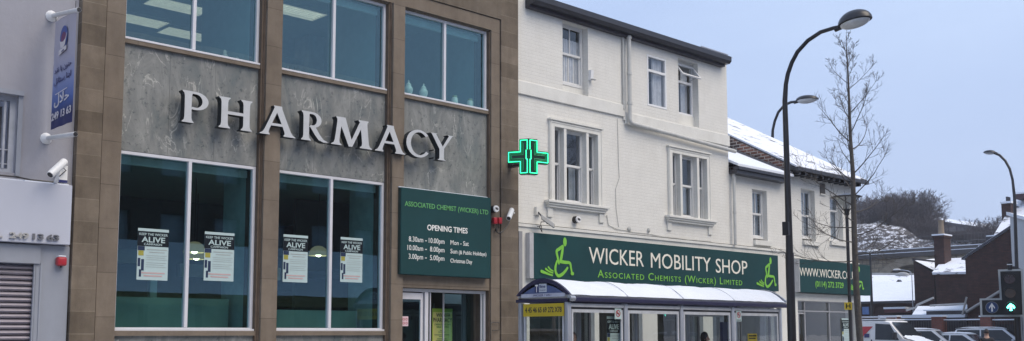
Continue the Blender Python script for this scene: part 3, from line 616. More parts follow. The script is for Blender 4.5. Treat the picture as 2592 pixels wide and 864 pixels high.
# ---- campaign posters
PAPER = M('poster_paper', (.42, .54, .55), .6, var=.04, scale=5); INK = M('poster_black', (.012, .016, .022), .8, spec=.1); GINK = M('poster_grey_ink', (.32, .35, .35), .6); RINK = M('poster_red_ink', (.50, .34, .34), .6)
def poster(x0, x1, z0, z1, y, lab, group='campaign posters in the windows'):
    t = thing('campaign_poster', lab, 'poster', ((x0+x1)/2, y, z0), group); W, H = x1-x0, z1-z0
    b = B(); b.box(x0, x1, y, y+.002, z0, z1); obj('sheet', b, PAPER, t)
    b = B(); b.box(x0, x1, y-.003, y-.001, z1-.345*H, z1-.055*H); obj('header', b, INK, t)
    text('lettering', 'KEEP THE WICKER', x0+.04*W, x1-.04*W, z1-.135*H, .045*H, y-.004, PAPER, t, off=.01, th=.002)
    text('lettering', 'ALIVE', x0+.12*W, x1-.12*W, z1-.265*H, .10*H, y-.004, PAPER, t, off=.02, th=.002)
    text('lettering', 'CAMPAIGN', x0+.2*W, x1-.22*W, z1-.325*H, .04*H, y-.004, PAPER, t, off=.01, th=.002)
    b = B(); b.box(x0+.01*W, x0+.23*W, y-.003, y-.001, z1-.43*H, z1-.35*H); b.box(x0+.02*W, x0+.1*W, y-.003, y-.001, z0+.26*H, z0+.42*H); b.box(x0+.13*W, x0+.22*W, y-.003, y-.001, z0+.18*H, z0+.40*H); b.box(x0+.07*W, x0+.14*W, y-.003, y-.001, z0+.06*H, z0+.2*H); obj('photo_strip', b, M('poster_navy', (.03, .045, .09), .8, spec=.1), t)
    b = B(); b.box(x0+.03*W, x0+.20*W, y-.003, y-.001, z1-.53*H, z1-.435*H); obj('yellow_block', b, M('poster_yellow', (.32, .30, .05), .7), t)
    b = B()
    for k, (a, c, q) in enumerate(((.30, .95, .40), (.38, .88, .45), (.28, .95, .52), (.28, .9, .56), (.28, .95, .60), (.28, .93, .66), (.28, .85, .70), (.28, .92, .74))):
        hh = .016 if k < 2 else .006; b.box(x0+a*W, x0+c*W, y-.003, y-.001, z1-(q+hh)*H, z1-q*H)
    obj('small_print', b, GINK, t)
    b = B(); b.box(x0+.15*W, x0+.9*W, y-.003, y-.001, z0+.125*H, z0+.15*H); b.box(x0+.22*W, x0+.82*W, y-.003, y-.001, z0+.07*H, z0+.095*H); obj('red_lines', b, RINK, t)
for (a, c, t_, u), lab in (((350, 424, 577, 711), 'black and white ALIVE campaign poster, leftmost in the tall lower windows'), ((519, 591, 586, 713), 'black and white ALIVE campaign poster right of the leftmost mullion, beside the glowing lamp'), ((718, 778, 593, 716), 'black and white ALIVE campaign poster in the left pane of the second tall window'), ((863, 917, 600, 716), 'black and white ALIVE campaign poster in the right pane of the second tall window')):
    q0, q1 = onY(a, t_, 15.12), onY(c, u, 15.12); poster(q0.x, q1.x, q1.z, q0.z, 15.124, lab)

# ---- pharmacy wall fittings
def bell(px, py, Y, lab, r=.07):
    p = onY(px, py, Y); t = thing('alarm_bell_box', lab, 'alarm box', (p.x, Y, p.z))
    b = B(); b.tube([(p.x, Y+.10, p.z), (p.x, Y, p.z)], r*1.05, 24); obj('case', b, BLACKM, t, smooth=40)
    b = B(); b.tube([(p.x, Y-.001, p.z), (p.x, Y-.03, p.z)], [r, r*.92], 24); obj('cover', b, UPVC, t, smooth=40)
    text('lettering', 'Wilko', p.x-r*.6, p.x+r*.6, p.z-.02, .045, Y-.031, BLACKM, t, off=.03)
bell(1255, 529, 14.86, 'round white alarm box on the brown stone beside the green opening times sign')
bell(1463, 556, 15.0, 'round white alarm box on the white wall above the mobility shop sign', .075)
for k, px_ in enumerate((1248, 1260)):
    p = onY(px_, 559, 14.95); t = thing('strobe_light', ('left' if k == 0 else 'right')+' one of two small red strobe boxes below the white round alarm', 'strobe', (p.x, 14.95, p.z), 'red strobes beside the green sign')
    b = B(); b.box(p.x-.045, p.x+.045, 14.86, 14.9497, p.z-.07, p.z+.06); obj('housing', b.bevel(.015, 2), RED, t, smooth=40)
    b = B(); b.tube([(p.x, 14.92, p.z-.071), (p.x, 14.92, p.z-.16)], .008, 6); obj('conduit', b, BLACKM, t)
def cctv(t0, p0, p1, r, parent, mat=UPVC, hood=True):
    """camera tube from rear p0 to front p1"""
    p0, p1 = Vector(p0), Vector(p1); d = (p1-p0).normalized()
    b = B(); b.tube([p0, p0+d*.02, p1-d*.02, p1], [r*.8, r, r, r*.95], 16); obj('camera_body', b, mat, parent, smooth=40)
    b = B(); b.tube([p1+d*.001, p1+d*.006], r*.75, 16); obj('lens', b, BLACKM, parent)
c1 = thing('security_camera', 'white tube security camera pointing down on the brown stone wall near the green cross', 'security camera', (14.1, 14.9, 3.9), 'security cameras on the walls')
pa, pb = onY(1296, 533, 14.86), onY(1286, 554, 14.78); cctv(c1, pa+Vector((.0, 0, .02)), pb+Vector((-.03, -.05, 0)), .052, c1)
b = B(); b.tube([(14.3, 14.95, 4.0), (14.3, 14.86, 4.03)], .015, 8); obj('bracket', b, UPVC, c1)
b = B(); P_ = [onY(x, y, 14.90) for x, y in ((1290, 558), (1284, 572), (1273, 586), (1262, 591), (1256, 586), (1255, 578))]; b.tube(P_, .011, 6); b.ell(onY(1256, 582, 14.93), (.03, .02, .03)); obj('cable', b, BLACKM, c1, smooth=True)
b = B(); P_ = [onY(x, y, 14.935) for x, y in ((1243, 819), (1246, 816), (1263, 817), (1263, 836), (1246, 837))]; b.tube(P_, .008, 6)
tag(obj('conduit_loop', b, BLACKM), 'thin dark conduit loop low on the brown stone right of the pharmacy door', 'conduit')
# ================================================================== NEON CROSS
GRN = M('lit_green_tube', (.1, .9, .5), .3, emit=(.02, .95, .36), es=1.5)
GRU = M('faint_glow_tube', (.02, .30, .14), .25, emit=(.01, .35, .12), es=.18)  # inner tubes are unlit glass; a weak glow is put into the material
def cross():
    t = thing('pharmacy_cross', 'lit green neon cross on a bracket where brown and white walls meet', 'neon sign', (14.3, 14.95, 4.7))
    C = onX(1338, 396, 14.05)       # fold line
    n = Vector((-Fw.x, -Fw.y, 0)).normalized(); rt = Vector((n.y*-1, n.x, 0)); rt = Vector((Rt.x, Rt.y, 0))
    s = 20.0/1
    k = (C-Vector((0, 0, EYE))).dot(Fw)/FPX   # metres per photo pixel here
    H = 46*k; hb = 24*k; hw = 16.5*k
    angs = (R_(19), R_(-32)); W = (54*k/math.cos(angs[0]), 52*k/math.cos(angs[1])); hbs = (hb/math.cos(angs[0]), hb/math.cos(angs[1]))
    for side in (0, 1):
        ang = angs[side]
        # direction along the half, pointing outwards from the fold
        d = (rt*math.cos(ang)+n*math.sin(ang)).normalized()
        if side == 0: d = -d
        nn = n*math.cos(ang)-rt*math.sin(ang)
        f = lambda p, o=0.: C+d*p[0]+Vector((0, 0, p[1]))+nn*o
        w, bb = W[side], hbs[side]; r = .02
        pts = [(0, -H), (bb-r, -H), (bb, -H+r), (bb, -hw), (w-r, -hw), (w, -hw+r), (w, hw-r), (w-r, hw), (bb, hw), (bb, H-r), (bb-r, H), (0, H)]
        b = B(); b.prism([f(p) for p in pts], -nn*.09); obj('case', b, M('dark_green_case', (.004, .035, .022), .35), t)
        i = .032; o = .018
        T = [(.022, -H+i), (bb-i, -H+i), (bb-i, -hw+i), (w-i, -hw+i), (w-i, hw-i), (bb-i, hw-i), (bb-i, H-i), (.022, H-i)]
        T = [(x if x > 0 else .01, z) for x, z in T]
        T = T+[]
        b = B()
        pth = [f(T[0], o)]+[f(p, o) for p in T[1:]]
        for a_, c_ in zip(pth[:-1], pth[1:]): b.tube([a_, c_], .0075, 8)
        for p in pth: b.ell(p, (.0075,)*3, 8, 6)
        b.tube([f((.022, -H+i), o), f((.022, -.05), o)], .0075, 8); b.tube([f((.022, H-i), o), f((.022, .14), o)], .0075, 8); b.tube([f((.045, .13), o), f((.045, -.05), o), f((.022, -.07), o)], .0075, 8)
        obj('lit_tube', b, GRN, t, smooth=True)
        b = B()
        for j in (.062, .09):
            q = [(bb-j, -H+j), (bb-j, -hw+j), (w-j, -hw+j), (w-j, hw-j), (bb-j, hw-j), (bb-j, H-j)]; q = [(max(x, .06), z) for x, z in q]
            pp = [f(p, .012) for p in q]
            for a_, c_ in zip(pp[:-1], pp[1:]): b.tube([a_, c_], .006, 6)
        obj('faint_tube', b, GRU, t)
    b = B(); b.box(14.2, 14.3, 14.6, 14.948, 4.95, 5.12); b.tube([(14.25, 14.65, 5.03), C+Vector((.08, .05, 0))], .02, 8); obj('bracket', b, BLACKM, t)
    b = B(); P_ = [onY(x, y, 14.8) for x, y in ((1296, 415), (1302, 420), (1312, 419), (1314, 414), (1316, 420), (1318, 425))]; b.tube(P_, .014, 8); obj('support_arm', b, ALUS, t)
cross()

# ================================================================== LEFT GREY BUILDING
GB = thing('grey_rendered_building', 'pale grey rendered building at the left edge with a roller shutter', 'building', (4, 15, 0))
def leftb():
    b = B(); b.wall(-3, 5.585, 0, 11, 15.05, .3, [(3.3, 4.80, 3.84, 4.93), (2.5, 5.10, 0, 2.58)]); b.box(5.40, 5.585, 15.36, 26, 0, 11); b.box(-3, 5.585, 25.9, 26, 0, 11); obj('wall', b, GREYR, GB)
    b = B(); b.box(-3, 5.585, 15.05, 26, 11, 11.2); obj('roof', b, SNOW, GB)
    b = B(); b.box(4.80, 4.86, 15.02, 15.06, 3.8, 5.0); b.box(3.24, 4.86, 14.98, 15.06, 4.935, 5.0); obj('window_surround', b, GREYP, GB)
    b = B(); b.box(3.3, 4.80, 15.12, 15.2, 4.86, 4.93); b.box(4.72, 4.80, 15.12, 15.2, 3.84, 4.86); b.box(3.3, 4.72, 15.12, 15.2, 3.84, 3.9); b.box(3.3, 3.37, 15.12, 15.2, 3.9, 4.86)
    b.box(4.64, 4.67, 15.11, 15.19, 3.9, 4.86)
    for z in (3.96, 4.16): b.box(3.37, 4.72, 15.13, 15.16, z, z+.015)
    f = obj('window', b, M('grey_window_frame', (.36, .38, .43), .45), GB); p = B(); p.poly([(3.37, 15.17, 3.9), (4.72, 15.17, 3.9), (4.72, 15.17, 4.86), (3.37, 15.17, 4.86)]); obj('pane', p, WGL, f)
    curtain(3.37, 4.7, 3.85, 4.8, 15.3, f, M('brown_blind', (.20, .18, .17), .9), .005, 'blind')
    b = B(); b.box(2.3, 5.57, 14.96, 15.049, 0, 2.86); bb = B()
    b = B(); b.box(5.12, 5.575, 15.0, 15.049, 0, 2.85); b.box(2.0, 5.12, 15.0, 15.049, 2.6, 2.85); b.box(5.18, 5.21, 14.985, 15.0, 0, 2.6); obj('shopfront_panel', b, GREYP, GB)
    b = B(); b.box(2.0, 5.17, 14.97, 15.0, 2.585, 2.84); obj('shutter_box', b, GREYP, GB)
    b = B(); n = 34
    for i in range(n):
        z0 = 0+i*2.57/n; z1 = z0+2.57/n; b.strip([(15.10, z0+.002), (15.06, z0+.014), (15.045, z0+.035), (15.06, z0+.058), (15.10, z1-.002)], [(15.11, z0), (15.075, z0+.02), (15.06, z0+.036), (15.075, z0+.056), (15.11, z1)], lambda p: Vector((2.5, p[0], p[1])), (2.6, 0, 0))
    obj('roller_shutter', b, SHUT, GB, smooth=40)
    b = B(); b.box(5.10, 5.125, 15.0, 15.12, 0, 2.585); obj('shutter_guide', b, GREYP, GB)
leftb()
FS = thing('shop_fascia_sign', 'blank pale fascia board with raised phone numerals 249 13 63', 'sign', (4, 15, 2.86))
b = B(); b.box(1.8, 5.535, 14.88, 15.049, 2.865, 3.72); obj('board', b.bevel(.006, 1), FASC, FS)
b = B(); b.box(4.9, 5.5, 14.93, 15.0, 3.722, 3.74); b.box(1.8, 5.45, 15.0, 15.045, 3.722, 3.75); obj('snow_on_edge', b, SNOW, FS)
b = B(); b.tube([(1.8, 14.99, 3.78), (4.8, 14.99, 3.78), (5.0, 14.99, 3.76), (5.4, 14.97, 3.755)], .012, 6); obj('cable', b, BLACKM, FS)
NUM = M('raised_numeral', (.50, .49, .47), .35, .4); NUMS = M('raised_numeral_dull', (.22, .22, .24), .35, .5)
for s_, a, c, m in (('TEL', 4.38, 4.62, NUM), ('249', 4.71, 4.96, NUM), ('13', 5.015, 5.16, NUMS), ('63', 5.205, 5.37, NUMS)): text('numerals', s_, a, c, 2.915, .075, 14.878, m, FS, off=.03, th=.03)
FA = thing('fire_alarm_box', 'small red alarm box capped with snow on the grey wall beside the shutter', 'alarm box', (5.45, 15, 2.6))
p = onY(154, 662, 14.95)
b = B(); b.box(p.x-.065, p.x+.065, 14.88, 14.999, p.z-.065, p.z+.06); obj('housing', b.bevel(.025, 3), RED, FA, smooth=50)
b = B(); b.box(p.x-.05, p.x+.05, 14.89, 14.98, p.z+.061, p.z+.08); obj('snow_cap', b.bevel(.008, 2), SNOW, FA, smooth=50)
b = B(); b.tube([(p.x, 14.94, p.z-.066), (p.x, 14.94, p.z-.09)], .015, 8); obj('nozzle', b, BLACKM, FA)
c2 = thing('security_camera', 'snow-dusted white security camera above the pale fascia at the left', 'security camera', (5.35, 15, 3.75), 'security cameras on the walls')
pa, pb = onY(165, 408, 14.72), onY(127, 443, 14.62); cctv(c2, pa, pb, .055, c2)
b = B(); q = onY(150, 436, 14.7); b.tube([q, onY(143, 452, 14.8), onY(141, 463, 14.95)], [.015, .02, .03], 8); obj('bracket', b, UPVC, c2)
b = B(); q0, q1 = onY(150, 432, 14.93), onY(170, 464, 14.93); b.box(q0.x, q1.x, 14.93, 15.03, q1.z, q0.z+.08); jb = obj('junction_box', b, UPVC, c2)
b = B(); b.box(q0.x-.001, q1.x+.001, 14.926, 14.9295, q1.z, q1.z+.04); obj('blue_band', b, NAVY, jb)
b = B(); b.tube([onY(x, y, 14.9) for x, y in ((170, 410), (160, 425), (167, 432), (158, 440), (150, 447))], .008, 6); obj('cable', b, BLACKM, c2)
def flag():
    X = 5.2; t = thing('hanging_banner', 'narrow blue and white vertical banner with Arabic writing on two wall poles', 'banner', (X, 15.05, 4.4))
    a0, a1 = onY(144.6, 44, 15.04), onX(200, 25, X); b0, b1 = onY(126, 352, 15.04), onX(191, 340, X)
    for p, q in ((a0, a1), (b0, b1)):
        q = Vector((X, q.y, q.z)); p = Vector((X, 15.03, p.z)); b = B(); b.tube([p, q], .034, 14); pole = obj('pole', b, M('white_pole', (.60, .61, .62), .4), t, smooth=50)
        b = B(); b.tube([p+Vector((0, .015, 0)), p+Vector((0, -.07, 0))], [.085, .035], 12); obj('mount', b, UPVC, pole, smooth=50); b = B(); b.tube([q, q+Vector((0, -.008, 0))], .03, 12); obj('end_cap', b, BLACKM, pole)
    y0, y1 = 14.88, onX(192, 60, X).y; zt = a0.z-.12; zb = b0.z+.10
    m = bpy.data.materials.new('printed_banner'); m.use_nodes = True; tt = m.node_tree; bs = tt.nodes['Principled BSDF']; bs.inputs['Roughness'].default_value = .55
    c = N(tt, 'ShaderNodeTexCoord'); s = N(tt, 'ShaderNodeSeparateXYZ'); tt.links.new(c.outputs['Generated'], s.inputs[0])
    r = N(tt, 'ShaderNodeValToRGB'); e = r.color_ramp.elements; e[0].position = 0; e[0].color = (.015, .018, .10, 1); e[1].position = 1; e[1].color = (.42, .40, .45, 1)
    for p_, cc in ((.12, (.02, .03, .12)), (.24, (.06, .12, .36)), (.42, (.22, .27, .48)), (.60, (.36, .36, .46))): x = r.color_ramp.elements.new(p_); x.color = cc+(1,)
    tt.links.new(s.outputs['Z'], r.inputs['Fac']); tt.links.new(r.outputs[0], bs.inputs['Base Color'])
    b = B(); n = 10
    for i in range(n):
        ya, yb = y0+(y1-y0)*i/n, y0+(y1-y0)*(i+1)/n; xa, xb = X+.006*math.sin(i*1.4), X+.006*math.sin((i+1)*1.4)
        b.poly([(xa, ya, zb), (xb, yb, zb), (xb, yb, zt), (xa, ya, zt)])
    o = obj('cloth', b, m, t, smooth=80, merge=True)
    xf = X-.012; yc = (y0+y1)/2; wd = abs(y1-y0); H = zt-zb
    def disc(name, cy, cz, ry, rz, mat, parent, x=xf, a0=0, a1=360):
        b = B(); b.prism([(x, cy-ry*math.cos(R_(a)), cz+rz*math.sin(R_(a))) for a in range(a0, a1+(0 if a1 < 360 else -14), 15)], (-.002, 0, 0)); return obj(name, b, mat, parent)
    cz = zt-.20*H
    lg = disc('logo', yc, cz, .14, .17, M('logo_blue', (.035, .07, .26), .5), t)
    disc('logo_red', yc, cz-.01, .09, .09, M('logo_maroon', (.12, .03, .10), .5), lg, xf-.004)
    b = B(); f = lambda p: Vector((xf-.008, yc-p[0], cz+p[1])); b.strip([(-.13, -.03), (-.08, -.05), (0, -.06), (.08, -.03), (.13, .05)], [(-.12, -.06), (-.08, -.14), (0, -.15), (.07, -.11), (.13, .03)], f, (-.002, 0, 0)); b.strip([(-.15, -.165), (.13, -.13)], [(-.15, -.235), (.13, -.19)], f, (-.002, 0, 0)); obj('logo_boat', b, M('logo_white', (.6, .58, .6), .5), lg)
    b = B(); b.strip([(-.04, -.19), (.05, -.175)], [(-.04, -.21), (.05, -.195)], lambda p: Vector((xf-.011, yc-p[0], cz+p[1])), (-.001, 0, 0)); obj('logo_mark', b, NAVY, lg)
    for s_, za, h, mat, l, rgt, tilt in (('\uFEAA\uFED8\uFEE7 \uFE8E\uFE91 \uFEE5\uFEEE\uFEE8\uFEA3', .50, .07, NAVY, .1, .9, .03), ('\uFEDE\uFEE7\uFE8E\uFE98\uFEB3 \uFE8E\uFEE8\uFE91\uFE8D', .60, .075, NAVY, .1, .9, .03), ('\uFEDD\uFEFC\uFEA3', .79, .13, M('banner_white', (.62, .6, .64), .5), .15, .85, .02), ('249 13 63', .925, .10, M('banner_white', (.62, .6, .64), .5), .05, .97, .02)):
        text('lettering', s_, y0-wd*l, y0-wd*rgt, zt-za*H, h, X-.010, mat, t, off=.02, face='X', th=.002, zb2=zt-za*H+tilt)
    b = B(); b.strip([(.2*wd, 0), (.75*wd, .03)], [(.2*wd, .012), (.75*wd, .042)], lambda p: Vector((X-.012, y0-p[0], zt-.70*H+p[1])), (-.002, 0, 0)); obj('rule_line', b, MATS['banner_white'], t)
    b = B()
    for yy in (y0-.02, y1+.03): b.tube([(X, yy, zt), (X, yy, zt+.13)], .005, 5)
    obj('cord', b, BLACKM, t, loose=True)
flag()

# ================================================================== WHITE BUILDINGS
WB = thing('white_three_storey_building', 'tall white painted brick building with black gutter and triple sash windows', 'building', (18.4, 15, 0))
def whiteb():
    Y = 15.1; X0, X1 = 14.505, 22.22
    holes = [(16.0, 16.83, 6.77, 8.44), (18.92, 19.67, 6.99, 8.25), (20.15, 20.97, 6.74, 8.39),
             (15.68, 15.98, 4.42, 6.03), (16.06, 16.70, 4.42, 6.03), (16.78, 17.08, 4.42, 6.03), (19.79, 20.10, 4.42, 5.96), (20.18, 20.79, 4.42, 5.96), (20.88, 21.20, 4.42, 5.96)]
    b = B(); b.wall(X0, X1, 3.88, 8.72, Y, .26, holes)
    b.poly([(X1, Y, 3.88), (X1, 24, 3.88), (X1, 24, 8.72), (X1, Y, 8.72)]); b.poly([(X0, Y, 8.0), (X0, Y, 8.72), (X0, 24, 8.72), (X0, 24, 8.0)]); b.poly([(X0, 24, 0), (X1, 24, 0), (X1, 24, 8.72), (X0, 24, 8.72)])
    obj('wall', b, WHITEB, WB)
    b = B(); b.box(X0, 18.04, Y-.045, Y-.001, 6.58, 6.86); b.box(18.06, X1+.02, Y-.045, Y-.001, 6.42, 6.70); b.box(18.0, 18.06, Y-.04, Y-.001, 6.5, 6.86)
    obj('string_course', b.bevel(.008, 1), WHITEP, WB)
    b = B(); b.box(X0, 24.9, Y-.06, Y-.002, 3.80, 3.86); b.box(X0, 24.9, Y-.03, Y-.002, 3.68, 3.80); obj('lower_cornice', b, WHITEP, WB)
    # interior dark shell so windows read deep
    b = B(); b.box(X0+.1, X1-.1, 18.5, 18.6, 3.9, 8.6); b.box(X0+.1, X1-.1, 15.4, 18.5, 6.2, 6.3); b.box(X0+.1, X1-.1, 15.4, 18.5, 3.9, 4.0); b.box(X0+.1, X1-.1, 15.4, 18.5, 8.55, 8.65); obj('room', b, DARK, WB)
    sash(WB, 16.01, 16.82, 7.06, 8.44, 15.26, 7.77, 1, .045, cur=[(.0, 1, .02, .78, -.05)])
    b = B(); b.box(16.001, 16.829, 15.25, 15.36, 6.77, 7.058); b.box(20.151, 20.969, 15.25, 15.36, 6.74, 7.028); obj('apron', b, WHITEP, WB, loose=True)
    # casement with top light, flush
    def casement(x0, x1, z0, z1, y, zt, opened):
        f = .05; b = B(); b.box(x0, x0+f, y, y+.07, z0, z1); b.box(x1-f, x1, y, y+.07, z0, z1); b.box(x0+f, x1-f, y, y+.07, z0, z0+f); b.box(x0+f, x1-f, y, y+.07, z1-f, z1); b.box(x0+f, x1-f, y-.005, y+.07, zt-.03, zt+.03)
        fr = obj('window', b.bevel(.004, 1), UPVC, WB)
        p = B(); p.poly([(x0+f, y+.04, z0+f), (x1-f, y+.04, z0+f), (x1-f, y+.04, zt-.03), (x0+f, y+.04, zt-.03)]); obj('pane', p, WGL, fr)
        if not opened:
            p = B(); p.poly([(x0+f, y+.04, zt+.03), (x1-f, y+.04, zt+.03), (x1-f, y+.04, z1-f), (x0+f, y+.04, z1-f)]); obj('pane', p, WGL, fr)
        else:
            a = R_(38); h = z1-f-zt-.0; g = .04
            def q(x, d, o=0): return (x, y-.01-math.sin(a)*d-math.cos(a)*o, z1-f-math.cos(a)*d+math.sin(a)*o)
            b = B()
            for (u0, u1, v0, v1) in ((x0+.02, x0+.02+g, 0, h), (x1-.02-g, x1-.02, 0, h), (x0+.02+g, x1-.02-g, 0, g), (x0+.02+g, x1-.02-g, h-g, h)):
                b.prism([q(u0, v0), q(u1, v0), q(u1, v1), q(u0, v1)], Vector(q(0, 0, .035))-Vector(q(0, 0, 0)))
            vt = obj('open_vent', b, UPVC, fr); p = B(); p.poly([q(x0+.06, g, .02), q(x1-.06, g, .02), q(x1-.06, h-g, .02), q(x0+.06, h-g, .02)]); obj('vent_pane', p, WGL, fr)
            b = B(); b.tube([(x1-.18, y+.02, zt+.05), q(x1-.18, h-.02)], .006, 6); obj('stay', b, ALUS, fr)
        return fr
    f = casement(18.925, 19.665, 6.995, 8.245, 15.095, 7.86, False); curtain(19.25, 19.62, 7.0, 8.24, 15.22, f)
    f = casement(20.16, 20.965, 7.035, 8.33, 15.27, 7.86, True); curtain(20.62, 20.93, 7.05, 8.2, 15.42, f)
    b = B(); b.box(20.16, 20.965, 15.27, 15.35, 8.332, 8.389); obj('window_head', b, WHITEP, WB)
    for k, (xa, wins) in enumerate(((15.54, [(15.68, 15.98), (16.06, 16.70), (16.78, 17.08)]), (19.66, [(19.79, 20.10), (20.18, 20.79), (20.88, 21.20)]))):
        zt = 6.03 if k == 0 else 5.96; xb = wins[-1][1]+.14; xa = wins[0][0]-.14; z0 = 4.42
        b = B(); y = 15.045
        b.box(xa, wins[0][0]-.0, y, 15.0995, z0, zt+.13); b.box(wins[-1][1], xb, y, 15.0995, z0, zt+.13); b.box(wins[0][0], wins[-1][1], y, 15.0995, zt, zt+.13)
        for i in range(2): b.box(wins[i][1]-.0, wins[i+1][0]+.0, y+.01, 15.0995, z0, zt)
        b.box(xa-.03, xb+.03, y-.035, 15.0995, zt+.131, zt+.165); b.box(xa+.02, xa+.04, y-.012, y-.0005, z0, zt+.10); b.box(xb-.04, xb-.02, y-.012, y-.0005, z0, zt+.10); b.box(xa+.04, xb-.04, y-.012, y-.0005, zt+.08, zt+.10)
        obj('window_surround', b, WHITEP, WB)
        b = B(); b.box(xa-.14, xb+.14, 14.95, 15.0995, z0-.055, z0-.001); b.box(xa-.11, xb+.11, 14.985, 15.0995, z0-.10, z0-.0555); b.box(xa-.08, xb+.08, 15.02, 15.0995, z0-.15, z0-.1005)
        b.box(xa-.06, xa+.09, 15.06, 15.0995, z0-.36, z0-.1505); b.box(xb-.09, xb+.06, 15.06, 15.0995, z0-.36, z0-.1505); obj('sill', b.bevel(.006, 1), WHITEP, WB)
        for i, (a, c) in enumerate(wins):
            sash(WB, a, c, z0+.01, zt-.005, 15.185, (5.25 if k == 0 else 5.22), 0, .02 if i != 1 else .035, cur=([(0.55, 1, 0, .55, .05, CURTG)] if (i == 1) else None))
    # roof edge
    b = B(); b.prism([(X0+.35, 14.86, 8.52), (X0+.35, 14.80, 8.58), (X0+.35, 14.80, 8.70), (X0+.35, 14.95, 8.70), (X0+.35, 15.099, 8.66), (X0+.35, 15.099, 8.52)], (X1-X0-.55, 0, 0)); obj('gutter', b, BLACKG, WB)
    b = B(); b.box(X0+.35, X1-.25, 14.97, 15.099, 8.46, 8.519); obj('fascia_board', b, M('dark_board', (.03, .025, .035), .5), WB)
    b = B(); b.prism([(X0+.35, 14.83, 8.701), (X0+.35, 15.1, 8.74), (X0+.35, 19.5, 9.5), (X0+.35, 24, 8.74), (X0+.35, 24, 8.70)], (X1-X0-.42, 0, 0)); obj('roof', b, SLATE, WB)
    b = B(); b.tube([(20.8, 14.87, 8.75), (21.95, 14.87, 8.75)], .02, 6); obj('gutter_lip', b, ALUS, WB)
    # ground floor shopfront
    b = B(); b.box(X0, 14.60, 14.94, 15.3, 0, 3.68); obj('grey_post', b, M('grey_post', (.27, .27, .28), .6), WB)
    b = B(); b.wall(14.605, 25.05, 0, 3.68, 15.04, .3, [(14.9, 16.9, .5, 2.35), (17.05, 18.55, .5, 2.35), (19.1, 20.9, .1, 2.35), (21.3, 24.1, .5, 2.35)]); obj('shopfront', b, WHITEP, WB)
    for a, c in ((14.9, 16.9), (17.05, 18.55), (19.1, 20.9), (21.3, 24.1)):
        b = B(); z0 = .5 if a != 19.1 else .1
        b.box(a, a+.05, 15.15, 15.2, z0, 2.35); b.box(c-.05, c, 15.15, 15.2, z0, 2.35); b.box(a+.05, c-.05, 15.15, 15.2, 2.3, 2.35); b.box(a+.05, c-.05, 15.15, 15.2, z0, z0+.05)
        if c-a > 1.6: m_ = (a+c)/2; b.box(m_-.025, m_+.025, 15.15, 15.2, z0+.05, 2.3)
        f = obj('shop_window', b, M('dark_grey_frame', (.10, .10, .11), .4), WB); p = B(); p.poly([(a+.05, 15.17, z0), (c-.05, 15.17, z0), (c-.05, 15.17, 2.3), (a+.05, 15.17, 2.3)]); obj('pane', p, SHG, f)
    b = B(); b.box(14.7, 25, 18.0, 18.1, 0, 3.6); b.box(14.7, 25, 15.35, 18, 2.75, 2.85); obj('shop_room', b, M('beige_room', (.26, .24, .21), .9, var=.15, scale=1.5), WB)
    b = B(); b.box(14.7, 25, 15.35, 18, .02, .12); obj('shop_floor', b, M('room_floor', (.2, .2, .2)), WB)
whiteb()
# wall fittings
def pipe(name, pts, r, mat, lab, cat='drainpipe', collars=()):
    t = thing(name, lab, cat, tuple(pts[-1])); b = B()
    out = [Vector(pts[0])]
    for i in range(1, len(pts)-1):
        p, a, c = Vector(pts[i]), Vector(pts[i-1]), Vector(pts[i+1]); d0 = (a-p).normalized(); d1 = (c-p).normalized(); k = .1
        for tt in (0, .25, .5, .75, 1): out.append((p+d0*k)*(1-tt)**2+p*2*tt*(1-tt)+(p+d1*k)*tt*tt)
    out.append(Vector(pts[-1])); b.tube(out, r, 12); obj('pipe', b, mat, t, smooth=50)
    b = B()
    for c in collars: c = Vector(c[:3]); b.tube([c-Vector((0, 0, .03)), c+Vector((0, 0, .03))], r*1.25, 12)
    if collars: obj('collar', b, mat, t, smooth=50, loose=True)
    return t
pipe('drainpipe', [(18.12, 14.98, 8.5), (18.12, 14.98, 6.44), (22.36, 14.98, 6.29)], .05, PIPE, 'pale drainpipe running down from the black gutter then right along the white wall', collars=[(18.12, 14.98, 8.45), (18.12, 14.98, 7.6), (18.12, 14.98, 6.9)])
pipe('waste_pipe', [(18.0, 15.06, 8.45), (18.0, 15.06, 6.75)], .022, PIPE, 'thin pale pipe directly left of the white wall drainpipe', 'pipe')
pipe('drainpipe', [(22.30, 15.0, 5.72), (22.30, 15.0, 3.86)], .04, PIPE, 'grey drainpipe in the corner between the tall white building and the lower one', collars=[(22.30, 15, 5.6), (22.3, 15, 4.7)])
FL = thing('floodlight', 'small white wedge-shaped light fitting on the white wall beside the top left sash window', 'floodlight', (16.95, 15.1, 7.3))
b = B(); b.prism([(16.84, 15.099, 7.48), (16.84, 15.02, 7.47), (16.84, 15.04, 7.26), (16.84, 15.099, 7.24)], (.09, 0, 0)); obj('housing', b, UPVC, FL)
b = B(); b.box(16.83, 16.96, 14.98, 15.03, 7.245, 7.262); obj('shield', b, M('grey_metal', (.3, .3, .3), .5), FL)
c3 = thing('security_camera', 'grey box security camera with black cable on the white wall above the mobility shop sign', 'security camera', (15.2, 15.1, 4.1), 'security cameras on the walls')
b = B(); q = onY(1361, 538, 15.05); b.box(q.x-.05, q.x+.09, 15.03, 15.099, q.z-.05, q.z+.12); obj('junction_box', b, WHITEP, c3)
pa, pb = onY(1370, 549, 14.86), onY(1402, 572, 14.70); d = (pb-pa); b = B(); up = Vector((0, 0, .05)); sdv = d.cross(Vector((0, 0, 1))).normalized()*.05
b.prism([pa+sdv+up, pa-sdv+up, pa-sdv-up, pa+sdv-up], d); obj('camera_body', b.bevel(.008, 1), M('camera_grey', (.50, .49, .46), .4), c3)
